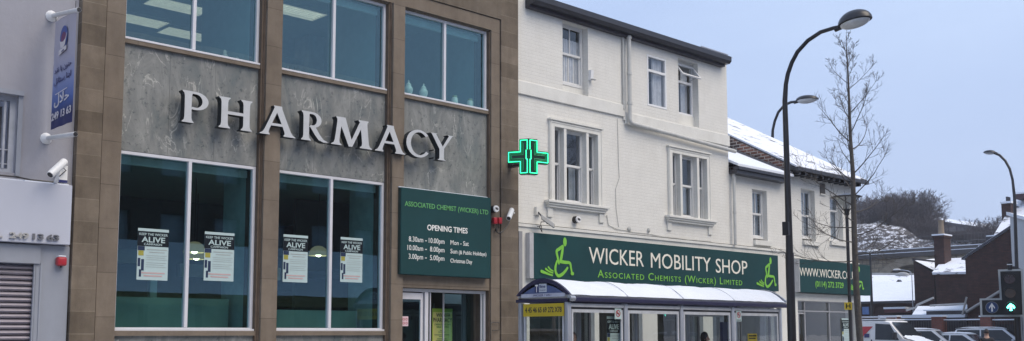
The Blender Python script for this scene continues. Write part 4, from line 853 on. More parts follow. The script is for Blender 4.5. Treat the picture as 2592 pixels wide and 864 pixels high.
b = B(); dd = d.normalized(); b.prism([pb+dd*.002+sdv*.8+up*.8, pb+dd*.002-sdv*.8+up*.8, pb+dd*.002-sdv*.8-up*.8, pb+dd*.002+sdv*.8-up*.8], dd*.006); obj('lens', b, BLACKM, c3)
b = B(); b.tube([onY(x, y, 14.95) for x, y in ((1378, 562), (1370, 562), (1366, 575), (1372, 588), (1370, 572), (1360, 574))], .01, 6); b.tube([q+Vector((0, -.02, 0)), (pa+pb)/2-up], .014, 6); obj('cable', b, BLACKM, c3)
b = B(); b.tube([onY(x, y, 15.085) for x, y in ((1563, 300), (1566, 420), (1568, 450), (1558, 480), (1560, 530), (1566, 575))], .006, 5, cap=False)
b.tube([onY(x, y, 15.085) for x, y in ((1536, 545), (1540, 570), (1560, 580), (1586, 584), (1600, 588), (1640, 592), (1680, 600), (1740, 607), (1800, 612))], .008, 5); b.ell(onY(1593, 580, 15.08), (.06, .03, .06)); b.ell(onY(1642, 583, 15.08), (.04, .03, .06))
tag(obj('wall_cable', b, M('painted_cable', (.42, .42, .40), .6)), 'thin painted cable wandering down the white wall between the triple windows', 'cable')

# ---- low white building and end building
LB = thing('low_white_building', 'low white two storey building with snowy lean roof next to the tall white one', 'building', (23.6, 15, 0))
def lowb():
    Y = 15.1; b = B(); b.wall(22.225, 24.95, 3.88, 5.75, Y, .25, [(23.28, 23.98, 4.06, 5.42)]); obj('wall', b, WHITEB, LB)
    b = B(); b.box(22.23, 24.93, 18, 18.1, 3.7, 6.6); obj('room', b, DARK, LB)
    sash(LB, 23.285, 23.975, 4.12, 5.42, 15.23, 4.78, 1, .045, cur=[(0, .25, 0, 1, 0, CURTG), (.45, 1, 0, 1, 0.02, CURTG)])
    b = B(); b.box(23.28, 24.12, 15.03, 15.0995, 3.93, 4.06); obj('sill', b, WHITEP, LB)
    b = B(); b.box(22.235, 24.72, 14.86, 15.0995, 5.70, 5.80); b.box(22.235, 24.72, 14.80, 14.98, 5.802, 5.88); obj('gutter', b, BLACKG, LB)
    t31 = math.tan(R_(25.3)); b = B(); b.prism([(22.235, 14.82, 5.885), (22.235, 14.82, 5.95), (22.235, 20, 5.95+5.18*t31), (22.235, 20, 5.885+5.18*t31)], (2.68, 0, 0)); obj('roof', b, SNOW, LB)
    b = B(); b.prism([(24.80, 14.85, 5.955), (24.80, 14.85, 6.02), (24.80, 19, 6.02+4.15*t31), (24.80, 19, 5.955+4.15*t31)], (.12, 0, 0)); obj('flashing', b, M('lead_flashing', (.09, .09, .10), .5, var=.2), LB)
lowb()
EB = thing('end_white_building', 'white brick building ending the row, with a brick gable above the lower roof', 'building', (26.7, 15, 0))
def endb():
    Y = 15.1; b = B(); b.wall(24.955, 28.75, 3.62, 6.08, Y, .25, [(25.74, 26.48, 4.20, 5.67), (27.33, 28.05, 4.28, 5.61)])
    b.poly([(28.75, Y, 0), (28.75, 25, 0), (28.75, 25, 6.08), (28.75, Y, 6.08)]); b.poly([(28.75, Y, 6.08), (28.75, 25, 6.08), (28.75, 20, 8.75)]); obj('wall', b, WHITEB, EB)
    b = B(); b.box(25, 28.7, 18, 18.1, 3, 6.2); obj('room', b, DARK, EB)
    sash(EB, 25.75, 26.47, 4.27, 5.67, 15.23, 4.93, 1, .045, cur=[(.05, .35, 0, 1, .02, CURTG), (.5, 1, 0, 1, 0, CURTG)])
    f = sash(EB, 27.34, 28.04, 4.28, 5.61, 15.23, 5.2, 0, .045, cur=[(0, 1, .0, .98, 0, CURTG)])
    b = B(); b.box(25.74, 26.62, 15.03, 15.0995, 4.08, 4.20); b.box(27.25, 28.2, 15.03, 15.0995, 4.16, 4.275); obj('sill', b, WHITEP, EB, loose=True)
    b = B(); b.box(26.78, 27.05, 15.08, 15.0995, 5.62, 5.92); v = obj('wall_vent', b, M('dark_grille', (.09, .08, .07), .7), EB); b = B(); b.box(26.76, 27.07, 15.05, 15.0995, 5.58, 5.618); obj('vent_sill', b, WHITEP, v)
    t = math.tan(R_(28.6)); 
    b = B(); b.prism([(24.90, 14.72, 6.12), (24.90, 14.72, 6.19), (24.90, 20, 6.19+5.28*t), (24.90, 25.3, 6.19), (24.90, 25.3, 6.12), (24.90, 20, 6.12+5.28*t)], (4.0, 0, 0)); obj('roof', b, SLATE, EB); 
    b = B(); b.box(24.9, 28.9, 14.66, 14.75, 6.05, 6.15); obj('gutter', b, BLACKG, EB)
    b = B()
    x = 25.1
    while x < 28.8: b.box(x, x+.09, 14.76, 15.0995, 5.97, 6.115); x += .31
    obj('eaves_bracket', b, BLACKM, EB, loose=True)
    b = B(); b.prism([(24.93, 15.12, 5.8), (24.93, 15.12, 6.33), (24.93, 20, 6.11+5.28*t), (24.93, 25, 6.2), (24.93, 25, 3.5), (24.93, 15.12, 3.5)], (.02, 0, 0)); obj('gable', b, BRICKB, EB)
    b = B(); b.prism([(24.86, 14.75, 6.12), (24.86, 14.75, 6.16), (24.86, 20, 6.16+5.25*t), (24.86, 20, 6.12+5.25*t)], (.035, 0, 0)); obj('barge_board', b, BLACKG, EB)
    # ground floor
    b = B(); b.box(25.05, 25.2, 14.98, 15.3, 0, 3.68); b.box(28.4, 28.75, 14.98, 15.3, 0, 3.68); b.box(25.2, 28.4, 14.99, 15.3, 2.5, 2.70); b.box(25.2, 28.4, 15.06, 15.2, 2.70, 3.68); obj('shop_surround', b, WHITEP, EB)
    b = B(); AL = M('grey_alu_frame', (.36, .36, .37), .4, .2)
    for x in (25.2, 25.66, 27.0, 28.36): b.box(x, x+.04, 15.05, 15.12, .3, 2.5)
    b.box(25.24, 28.36, 15.052, 15.12, 2.2, 2.235); b.box(25.24, 28.36, 15.052, 15.12, 2.47, 2.5); b.box(25.24, 28.36, 15.04, 15.12, .3, .36)
    b.box(25.26, 25.30, 15.02, 15.05, .3, 2.17); b.box(25.60, 25.64, 15.02, 15.05, .3, 2.17); b.box(25.30, 25.60, 15.02, 15.05, 2.13, 2.17)
    f = obj('shop_window', b, AL, EB); p = B(); p.poly([(25.2, 15.09, .3), (28.4, 15.09, .3), (28.4, 15.09, 2.5), (25.2, 15.09, 2.5)]); obj('pane', p, SHG, f)
    b = B(); b.box(25.2, 28.4, 15.02, 15.2, 0, .3); obj('stall_riser', b, WHITEP, EB)
    b = B(); b.box(25.1, 28.7, 17.5, 17.6, 0, 3); b.box(25.1, 28.7, 15.3, 17.5, 2.7, 2.8); b.box(28.6, 28.7, 15.3, 17.5, 0, 2.7); obj('shop_room', b, MATS['beige_room'], EB)
    b = B(); q = onY(2063, 767, 16.0); b.tube([(q.x, 16.0, 2.69), (q.x, 16.0, 2.66)], .09, 14); obj('lamp', b, M('shop_lamp', (1, 1, .9), .4, emit=(1, .95, .85), es=12), EB)
endb()
q0, q1 = onY(2131, 806, 15.06), onY(2150, 806, 15.06); poster(q0.x, q1.x, 1.15, q0.z, 15.07, 'narrow campaign poster in the end shop window behind the lantern post')

# ---- shop signs
def icon_mesh():
    def f(p): return Vector((p[0], 0, p[1]))
    b = B(); d = (0, .004, 0)
    def dd(i): return lambda p: Vector((p[0], -i*.0012, p[1]))
    L, Rr = [], []
    for k in range(13):
        a = math.pi*k/12; L.append((.86-.055*math.sin(a), .80-.095*math.cos(a)+.0)); Rr.append((.86+.055*math.sin(a), .80-.095*math.cos(a)))
    b.strip(L, Rr, dd(0), d)
    S = [([(.79, .71), (.70, .65), (.605, .59), (.63, .47), (.67, .33)], [.05, .07, .065, .06, .045]), ([(.80, .70), (.765, .55), (.72, .38)], [.05, .075, .075]), ([(.72, .375), (.86, .365), (1.005, .355), (1.04, .25), (1.07, .14)], [.07, .07, .06, .055, .04]),
         ([(.61, .38), (.565, .27), (.56, .17), (.60, .10), (.66, .07), (.76, .105), (.85, .17), (.93, .25)], [.05, .06, .06, .065, .07, .07, .06, .05]), ([(.145, .145), (.25, .12), (.36, .095), (.465, .075)], [.07, .055, .045, .035]), ([(.27, .20), (.36, .155), (.48, .125)], [.05, .04, .03]), ([(.345, .24), (.41, .19), (.49, .165)], [.04, .035, .025]), ([(1.06, .135), (1.09, .135)], [.075, .075])]
    for i, (p, w_) in enumerate(S): stroke(b, [Vector((x, z)) for x, z in p], w_, dd(i+1), d)
    return b
def icon(parent, X, Z, Y, sx=1., sz=1., rot=False):
    b = icon_mesh(); bmesh.ops.transform(b.bm, matrix=Matrix.Translation((X, Y, Z)) @ Matrix.Diagonal((sx, 1, sz, 1)), verts=b.bm.verts[:]); return obj('wheelchair_symbol', b, LIME, parent)
MS = thing('mobility_shop_sign', 'long dark green board reading WICKER MOBILITY SHOP with lime wheelchair symbols', 'sign', (19.5, 15, 2.72))
b = B(); b.box(14.91, 24.2, 14.94, 15.038, 2.72, 3.68); obj('board', b.bevel(.006, 1), GREEN, MS)
b = B(); b.box(14.79, 14.905, 14.92, 15.038, 2.73, 3.67); obj('end_trim', b, M('pale_trim', (.45, .45, .46), .5), MS)
ty = 14.939
text('lettering', 'WICKER', 16.62, 18.50, 3.13, .345, ty, CREAM, MS, off=.0, zb2=3.13)
text('lettering', 'MOBILITY', 18.76, 21.12, 3.12, .345, ty, CREAM, MS, off=.0)
text('lettering', 'SHOP', 21.33, 22.72, 3.11, .345, ty, CREAM, MS, off=.0)
text('lettering', 'Associated Chemists (Wicker) Limited', 16.9, 22.47, 2.825, .165, ty, LIME, MS, off=.0, small=.74, space=1.15)
icon(MS, 15.0, 2.74, 14.934); icon(MS, 23.02, 2.76, 14.934, .93, .95)
WS = thing('website_sign', 'dark green board reading WWW.WICKER.CO.UK with a phone number', 'sign', (27, 15, 2.7))
b = B(); b.box(25.03, 29.05, 14.80, 14.98, 2.72, 3.63); obj('board', b.bevel(.008, 1), GREEN, WS)
b = B(); b.box(25.0, 25.027, 14.79, 14.98, 2.72, 3.63); obj('end_trim', b, M('pale_trim', (.45, .45, .46)), WS)
ty = 14.799
text('lettering', 'WWW.WICKER.CO.UK', onY(2024, 697, 14.8).x, onY(2156, 697, 14.8).x+.42, 3.165, .225, ty, CREAM, WS, off=.0)
text('lettering', '(0114) 272 3729', onY(2064, 724, 14.8).x, onY(2135, 724, 14.8).x, 2.895, .155, ty, LIME, WS, off=.01)
icon(WS, 27.55, 2.80, 14.794, .93, .85)

# ================================================================== BUS SHELTER
BS = thing('bus_shelter', 'glazed bus shelter with curved snow-covered roof and purple gutter on the pavement', 'bus shelter', (16, 12.6, .12))
def shelter():
    X0, X1, YF_, YB = 12.84, 19.72, 12.06, 13.2; posts = [12.87, 14.37, 16.03, 17.74, 19.52]
    for x in posts:
        for y in (YF_, YB): b = B(); b.box(x-.045, x+.045, y-.04, y+.04, .12, 2.14); obj('post', b.bevel(.01, 2), ALUS, BS, smooth=40)
    def arc(y0, y1, z0, h, n=14): return [(y0+(y1-y0)*i/n, z0+h*math.sin(math.pi*(.04+.92*i/n))**.8) for i in range(n+1)]
    A = arc(12.0, 13.26, 2.19, .30); A2 = arc(12.02, 13.24, 2.17, .28)
    b = B(); b.strip(A, A2, lambda p: Vector((X0, p[0], p[1])), (X1-X0, 0, 0)); obj('roof', b, M('roof_sheet', (.45, .47, .52), .4), BS, smooth=40)
    S1 = arc(11.99, 13.27, 2.20, .345, 18); b = B(); segs = 40
    vs = []
    for i in range(segs+1):
        x = X0+.05+(X1-X0-.12)*i/segs; vs.append([b.bm.verts.new((x, p[0], p[1]+.012*math.sin(i*.9+k*.7)*(0 < k < 18)+random.uniform(-.004, .004))) for k, p in enumerate(S1)])
    for i in range(segs):
        for k in range(18): b.bm.faces.new((vs[i][k], vs[i+1][k], vs[i+1][k+1], vs[i][k+1]))
    obj('roof_snow', b, SNOW, BS, smooth=80)
    for x in posts[1:4]:
        b = B(); S2 = arc(11.985, 13.275, 2.20, .352); b.strip(S2, [(p[0], p[1]+.006) for p in S2], lambda p: Vector((x, p[0], p[1])), (.018, 0, 0)); obj('roof_rib', b, M('rib_grey', (.42, .44, .50), .5), BS)
    for y in (11.96, 13.25): b = B(); b.box(X0+.06, X1, y, y+.06, 2.15, 2.225); obj('gutter', b.bevel(.012, 2), PURP, BS)
    b = B(); b.tube([(X0-.02, 11.98, 2.20), (X0+.10, 11.98, 2.20)], .05, 12); b.tube([(X1+.0, 11.98, 2.19), (X1+.12, 11.98, 2.19)], .05, 12); obj('gutter_cap', b, ALUS, BS, smooth=50, loose=True)
    # end arches
    for x, nm in ((X0-.02, 0), (X1-.02, 1)):
        b = B(); O = arc(11.97, 13.29, 2.20, .365, 20); I = arc(12.05, 13.21, 2.21, .285, 20); b.strip(O, I, lambda p: Vector((x, p[0], p[1])), (.05, 0, 0)); b.box(x, x+.05, 11.97, 13.29, 2.15, 2.205); obj('arch_frame', b, PURP if nm == 0 else ALUS, BS)
        if nm == 0: b = B(); b.prism([(x+.02, p[0], p[1]) for p in I]+[], (.012, 0, 0)); obj('arch_panel', b, BLUEP, BS)
    xs_ = X0-.003
    b = B(); b.box(xs_-.004, xs_, 12.09, 13.17, 2.235, 2.30); st = obj('name_strip', b, M('strip_grey', (.48, .50, .60), .5), BS)
    text('lettering', 'WICKER / WK1', 12.86, 12.42, 2.25, .036, xs_-.006, NAVY, st, face='X', th=.002)
    b = B(); b.box(xs_-.005, xs_-.001, 12.86-.0, 12.74, 2.31, 2.49) if False else b.box(xs_-.005, xs_-.001, 12.72, 12.82, 2.32, 2.47); obj('logo', b, NAVY, BS)
    b = B(); b.box(xs_-.005, xs_-.001, 12.53, 12.718, 2.325, 2.47); lg = obj('logo_panel', b, M('logo_pale', (.5, .55, .62), .5), BS)
    text('lettering', 'T', 12.81, 12.74, 2.33, .12, xs_-.006, WPAINT, lg, face='X', th=.002, off=.03); text('lettering', 'line', 12.70, 12.56, 2.40, .05, xs_-.006, NAVY, lg, face='X', th=.002, off=.02); text('lettering', 'travel', 12.70, 12.56, 2.35, .022, xs_-.006, NAVY, lg, face='X', th=.002)
    # yellow route board
    b = B(); b.box(X0-.03, X0-.01, 12.11, 13.09, 1.90, 2.12); rb = obj('route_board', b, YELL, BS)
    text('lettering', '4 45 46 65 69 272 X78', 13.04, 12.15, 1.97, .088, X0-.031, M('black_ink', (.03, .03, .03)), rb, face='X', th=.002, off=.02)
    # glazed panels
    for i in range(4):
        a, c = posts[i]+.045, posts[i+1]-.045
        b = B(); y = YF_-.005; b.box(a+.005, c-.005, y-.02, y+.03, 2.06, 2.12); b.box(a+.03, c-.03, y-.012, y+.022, 1.965, 2.02); b.box(a+.03, a+.07, y-.012, y+.022, .3, 1.965); b.box(c-.07, c-.03, y-.012, y+.022, .3, 1.965); b.box(a+.07, c-.07, y-.012, y+.022, .3, .36)
        f = obj('glazed_panel', b, M('pale_grey_frame', (.50, .52, .56), .4), BS)
        b = B(); b.box(a, c, y+.0, y+.02, 2.022, 2.058); b.box(a+.001, a+.028, y+.0, y+.02, .3, 2.02); b.box(c-.028, c-.001, y, y+.02, .3, 2.02); obj('rubber_seal', b, BLACKM, f)
        p = B(); p.poly([(a+.07, y+.005, .36), (c-.07, y+.005, .36), (c-.07, y+.005, 1.965), (a+.07, y+.005, 1.965)]); obj('pane', p, CLG, f)
    for i in (0, 3):      # rear glazing on the outer bays
        a, c = posts[i]+.045, posts[i+1]-.045
        b = B(); y = YB; b.box(a+.03, c-.03, y-.012, y+.022, 1.965, 2.02); b.box(a+.03, a+.07, y-.012, y+.022, .3, 1.965); b.box(c-.07, c-.03, y-.012, y+.022, .3, 1.965)
        f = obj('glazed_panel', b, MATS['pale_grey_frame'], BS); p = B(); p.poly([(a+.07, y+.005, .36), (c-.07, y+.005, .36), (c-.07, y+.005, 1.965), (a+.07, y+.005, 1.965)]); obj('pane', p, CLG, f)
    for x in (X0+.03, X1-.2):
        b = B(); b.box(x-.015, x+.015, 12.14, 12.18, .3, 2.1); b.box(x-.015, x+.015, 13.08, 13.12, .3, 2.1); b.box(x-.015, x+.015, 12.18, 13.08, .3, .36); f = obj('glazed_panel', b, MATS['pale_grey_frame'], BS); p = B(); p.poly([(x, 12.18, .36), (x, 13.08, .36), (x, 13.08, 2.1), (x, 12.18, 2.1)]); obj('pane', p, CLG, f)
    b = B(); b.box(X0-.06, X0-.03, 12.25, 13.0, 1.38, 1.46); obj('rail', b.bevel(.01, 2), ALUS, BS)
    b = B(); b.box(14.6, 19.2, 12.9, 13.1, .58, .62); b.box(15, 15.06, 12.95, 13.05, .12, .58); b.box(18.6, 18.66, 12.95, 13.05, .12, .58); obj('bench', b, ALUS, BS)
shelter()
def nosmoke(px0, px1, py0, py1, lab):
    y = 12.035; q0, q1 = onY(px0, py0, y), onY(px1, py1, y); t = thing('no_smoking_sticker', lab, 'sticker', (q0.x, y, q1.z), 'no smoking stickers on the bus shelter'); W = q1.x-q0.x
    b = B(); b.box(q0.x, q1.x, y, y+.003, q1.z, q0.z); obj('sheet', b, PAPER, t)
    b = B(); cx, cz, r = (q0.x+q1.x)/2, q0.z-.09, .062; ci = lambda rr: [(cx+rr*math.cos(k/16*6.28319), cz+rr*math.sin(k/16*6.28319)) for k in range(17)]
    b.strip(ci(r), ci(r*.78), lambda p: Vector((p[0], y-.003, p[1])), (0, .0015, 0)); b.strip([(cx-.045, cz+.03), (cx+.03, cz-.045)], [(cx-.03, cz+.045), (cx+.045, cz-.03)], lambda p: Vector((p[0], y-.0045, p[1])), (0, .001, 0)); obj('red_ring', b, RED, t)
    b = B(); b.box(cx-.035, cx+.03, y-.0015, y-.0005, cz-.01, cz+.008); b.box(q0.x+.02, q1.x-.02, y-.002, y-.0005, cz-.115, cz-.1); obj('symbol', b, INK, t)
nosmoke(1556, 1573, 781, 809, 'white no smoking sticker in the first long bay of the bus shelter, above the poster')
nosmoke(1863, 1877, 786, 814, 'white no smoking sticker in the rightmost bay of the bus shelter')
q0, q1 = onY(1536, 801, 12.12), onY(1570, 801, 12.12); poster(q0.x, q1.x, 1.05, q0.z, 12.12, 'black and white ALIVE campaign poster on the glass of the bus shelter')
q0, q1 = onY(1893, 845, 12.3), onY(1916, 845, 12.3); t = thing('yellow_notice', 'yellow notice low in the rightmost bay of the bus shelter', 'notice', (q0.x, 12.3, 1.2)); b = B(); b.box(q0.x, q1.x, 12.3, 12.31, 1.15, q0.z); obj('sheet', b, YELL, t); b = B(); b.box(q0.x+.03, q1.x-.03, 12.296, 12.299, q0.z-.06, q0.z-.03); b.box(q0.x+.03, q1.x-.06, 12.296, 12.299, q0.z-.11, q0.z-.085); obj('small_print', b, INK, t); b = B(); b.box(q0.x-.01, q1.x+.01, 12.311, 12.33, .12, q0.z); obj('backing_post', b, ALUS, t)
# timetable totem
tq = onY(1840, 810, 12.75); t = thing('timetable_post', 'dark navy timetable case on a post inside the bus shelter', 'timetable', (tq.x, 12.75, .12))
b = B(); b.box(tq.x-.16, tq.x+.2, 12.75, 12.82, .6, 1.84); obj('case', b, NAVY, t); b = B(); b.box(tq.x+.02, tq.x+.16, 12.742, 12.749, .8, 1.72); obj('sheet', b, GINK, t); b = B(); b.box(tq.x-.02, tq.x+.05, 12.76, 12.81, .12, 2.1); obj('post', b, BLACKM, t)

# ================================================================== STREET LAMPS
def lamp_head(t, c, dr, L=.8, tilt=.12, hz_=.30):
    """shell over a clear bowl; dr = outward unit direction"""
    dr = Vector(dr).normalized(); sdv = Vector((-dr.y, dr.x, 0))
    def fn(up):
        def g(u, p): return Vector((0, 0, 0))
        return g
    def shell(zscale, sgn, r0, mat, name, off=0.):
        b = B(); n, m = 20, 6; rows = []
        for i in range(m+1):
            th = (math.pi/2)*i/m; row = []
            for k in range(n):
                ph = 2*math.pi*k/n; x = math.cos(ph)*math.cos(th)*r0*L/2; y = math.sin(ph)*math.cos(th)*r0*L*.38; z = math.sin(th)*zscale*sgn+off
                x2 = x-(.06*L*(1-math.cos(th))); row.append(b.bm.verts.new(Vector(c)+dr*x2+sdv*y+Vector((0, 0, z+tilt*x))))
            rows.append(row)
        for i in range(m):
            for k in range(n): b.bm.faces.new((rows[i][k], rows[i][(k+1) % n], rows[i+1][(k+1) % n], rows[i+1][k]))
        b.bm.faces.new(rows[0]); return obj(name, b, mat, t, smooth=60, merge=True)
    s = shell(hz_*L, 1, 1.0, BLACKM, 'hood'); shell(.13*L, -1, .86, M('lamp_bowl', (.62, .64, .66), .15, var=.1, scale=10, spec=.8), 'bowl', -.012)
    b = B(); b.tube([Vector(c)-dr*L*.62+Vector((0, 0, -.03-tilt*L*.5)), Vector(c)-dr*L*.42+Vector((0, 0, .0-tilt*L*.4))], [.045*L/.8, .06*L/.8], 12); obj('neck', b, BLACKM, t, smooth=60)
L1 = thing('street_lamp', 'tall black street lamp with curved arm in front of the low white building', 'street lamp', (18.2, 10.97, .12), 'curved street lamps')
path = [(18.2, 10.97, .12), (18.2, 10.97, 3.2), (18.2, 10.97, 4.0), (18.2, 10.98, 6.3)]+[tuple(onX(1944+a/1.987, b_/1.987, 18.2)) for a, b_ in ((90, 425), (100, 372), (120, 315), (148, 262), (200, 205), (265, 162), (330, 142), (375, 133))]
b = B(); b.tube(path[:2], .085, 14); obj('post_base', b, BLACKM, L1, smooth=50)
b = B(); b.tube(path[1:], [.072, .066, .052]+[.045, .044, .043, .042, .041, .040, .039, .038], 14); obj('arm', b, BLACKM, L1, smooth=50)
pc = onX(1944+437/1.987, 112/1.987, 18.2); dd_ = (Vector((0, -1, 0))); lamp_head(L1, pc, (0, -1, 0), .68, .12, .34)
b = B(); b.box(18.2-.15, 18.2-.08, 10.9, 11.03, 3.55, 3.82); obj('control_box', b, BLACKM, L1)
# distant one behind the roofs
p2 = onX(1955, 864, 33); L2 = thing('street_lamp', 'thin curved street lamp rising behind the snowy roof of the end building', 'street lamp', (33, p2.y, 0), 'curved street lamps')
pth = [(33, p2.y, 0)]+[tuple(onX(1944+a/1.987, b_/1.987, 33)) for a, b_ in ((22, 705), (24, 655), (34, 610), (52, 565), (82, 530), (115, 515), (160, 510))]
b = B(); b.tube(pth, [.08, .06]+[.05]*6, 10); obj('arm', b, BLACKM, L2, smooth=50); lamp_head(L2, onX(1944+196/1.987, 503/1.987, 33), (0, -1, 0), .85, -.02, .20)
p3 = onX(2578, 864, 38); L3 = thing('street_lamp', 'thin curved street lamp near the right edge bending to the left', 'street lamp', (38, p3.y, .22), 'curved street lamps')
pth = [(38, p3.y, .22)]+[tuple(onX(x, y, 38)) for x, y in ((2568, 500), (2563, 455), (2556, 428), (2545, 408), (2530, 393), (2515, 387))]
b = B(); b.tube(pth, [.08, .055]+[.045]*5, 10); obj('arm', b, BLACKM, L3, smooth=50); lamp_head(L3, onX(2505, 387, 38), (0, 1, 0), .44, .10, .22)
# lantern post with hydrant sign
pl = onX(2147, 650, 23.6); LP = thing('lantern_post', 'black post with flared glass lantern top just behind the street tree', 'street lamp', (23.6, pl.y, .12))
zt = onX(2140, 540, 23.6).z
b = B(); b.tube([(23.6, pl.y, .12), (23.6, pl.y, 1.2), (23.6, pl.y, 1.25), (23.6, pl.y, zt)], [.06, .06, .042, .04], 12); obj('post', b, BLACKM, LP, smooth=50)
za, zb_ = onX(2140, 530, 23.6).z, onX(2140, 500, 23.6).z
lathe('glass', [(.07, 0), (.12, (zb_-za)*.4), (.27, zb_-za-.01)], (23.6, pl.y, za), M('lantern_glass', (.42, .43, .42), .2, var=.1, spec=.7), LP)
lathe('hood', [(.36, 0), (.37, .015), (.25, .05), (.08, .09), (.02, .11)], (23.6, pl.y, zb_), BLACKM, LP); lathe('collar', [(.045, -.16), (.06, -.15), (.06, -.06), (.075, -.04), (.085, .0)], (23.6, pl.y, za), BLACKM, LP)
b = B()
for k in range(4): a = k*math.pi/2+.4; b.tube([(23.6+.08*math.cos(a), pl.y+.08*math.sin(a), za-.02), (23.6+.17*math.cos(a), pl.y+.17*math.sin(a), za+(zb_-za)*.35), (23.6+.31*math.cos(a), pl.y+.31*math.sin(a), zb_+.01)], .013, 6)
obj('bracket', b, BLACKM, LP)
hq = onX(2147, 775, 23.5); HS = thing('hydrant_sign', 'small square yellow H sign strapped to the lantern post', 'sign', (23.54, hq.y, hq.z-.1))
n_ = Vector((-1, -.75, 0)).normalized(); s_ = Vector((-n_.y, n_.x, 0))*-1
b = B(); cc = Vector((23.5, hq.y, hq.z)); s_ = Vector((.6, -.8, 0))
b.prism([cc+s_*a+Vector((0, 0, z)) for a, z in ((-.09, -.09), (.09, -.09), (.09, .09), (-.09, .09))], (.008, .006, 0)); obj('plate', b, YELL, HS)
b = B(); nn_ = Vector((-.8, -.6, 0))*.003
for (a0, a1, z0, z1) in ((-.055, -.03, -.06, .06), (.03, .055, -.06, .06), (-.03, .03, -.012, .012)): b.prism([cc+nn_+s_*a+Vector((0, 0, z)) for a, z in ((a0, z0), (a1, z0), (a1, z1), (a0, z1))], -nn_*.5)
obj('letter', b, INK, HS)

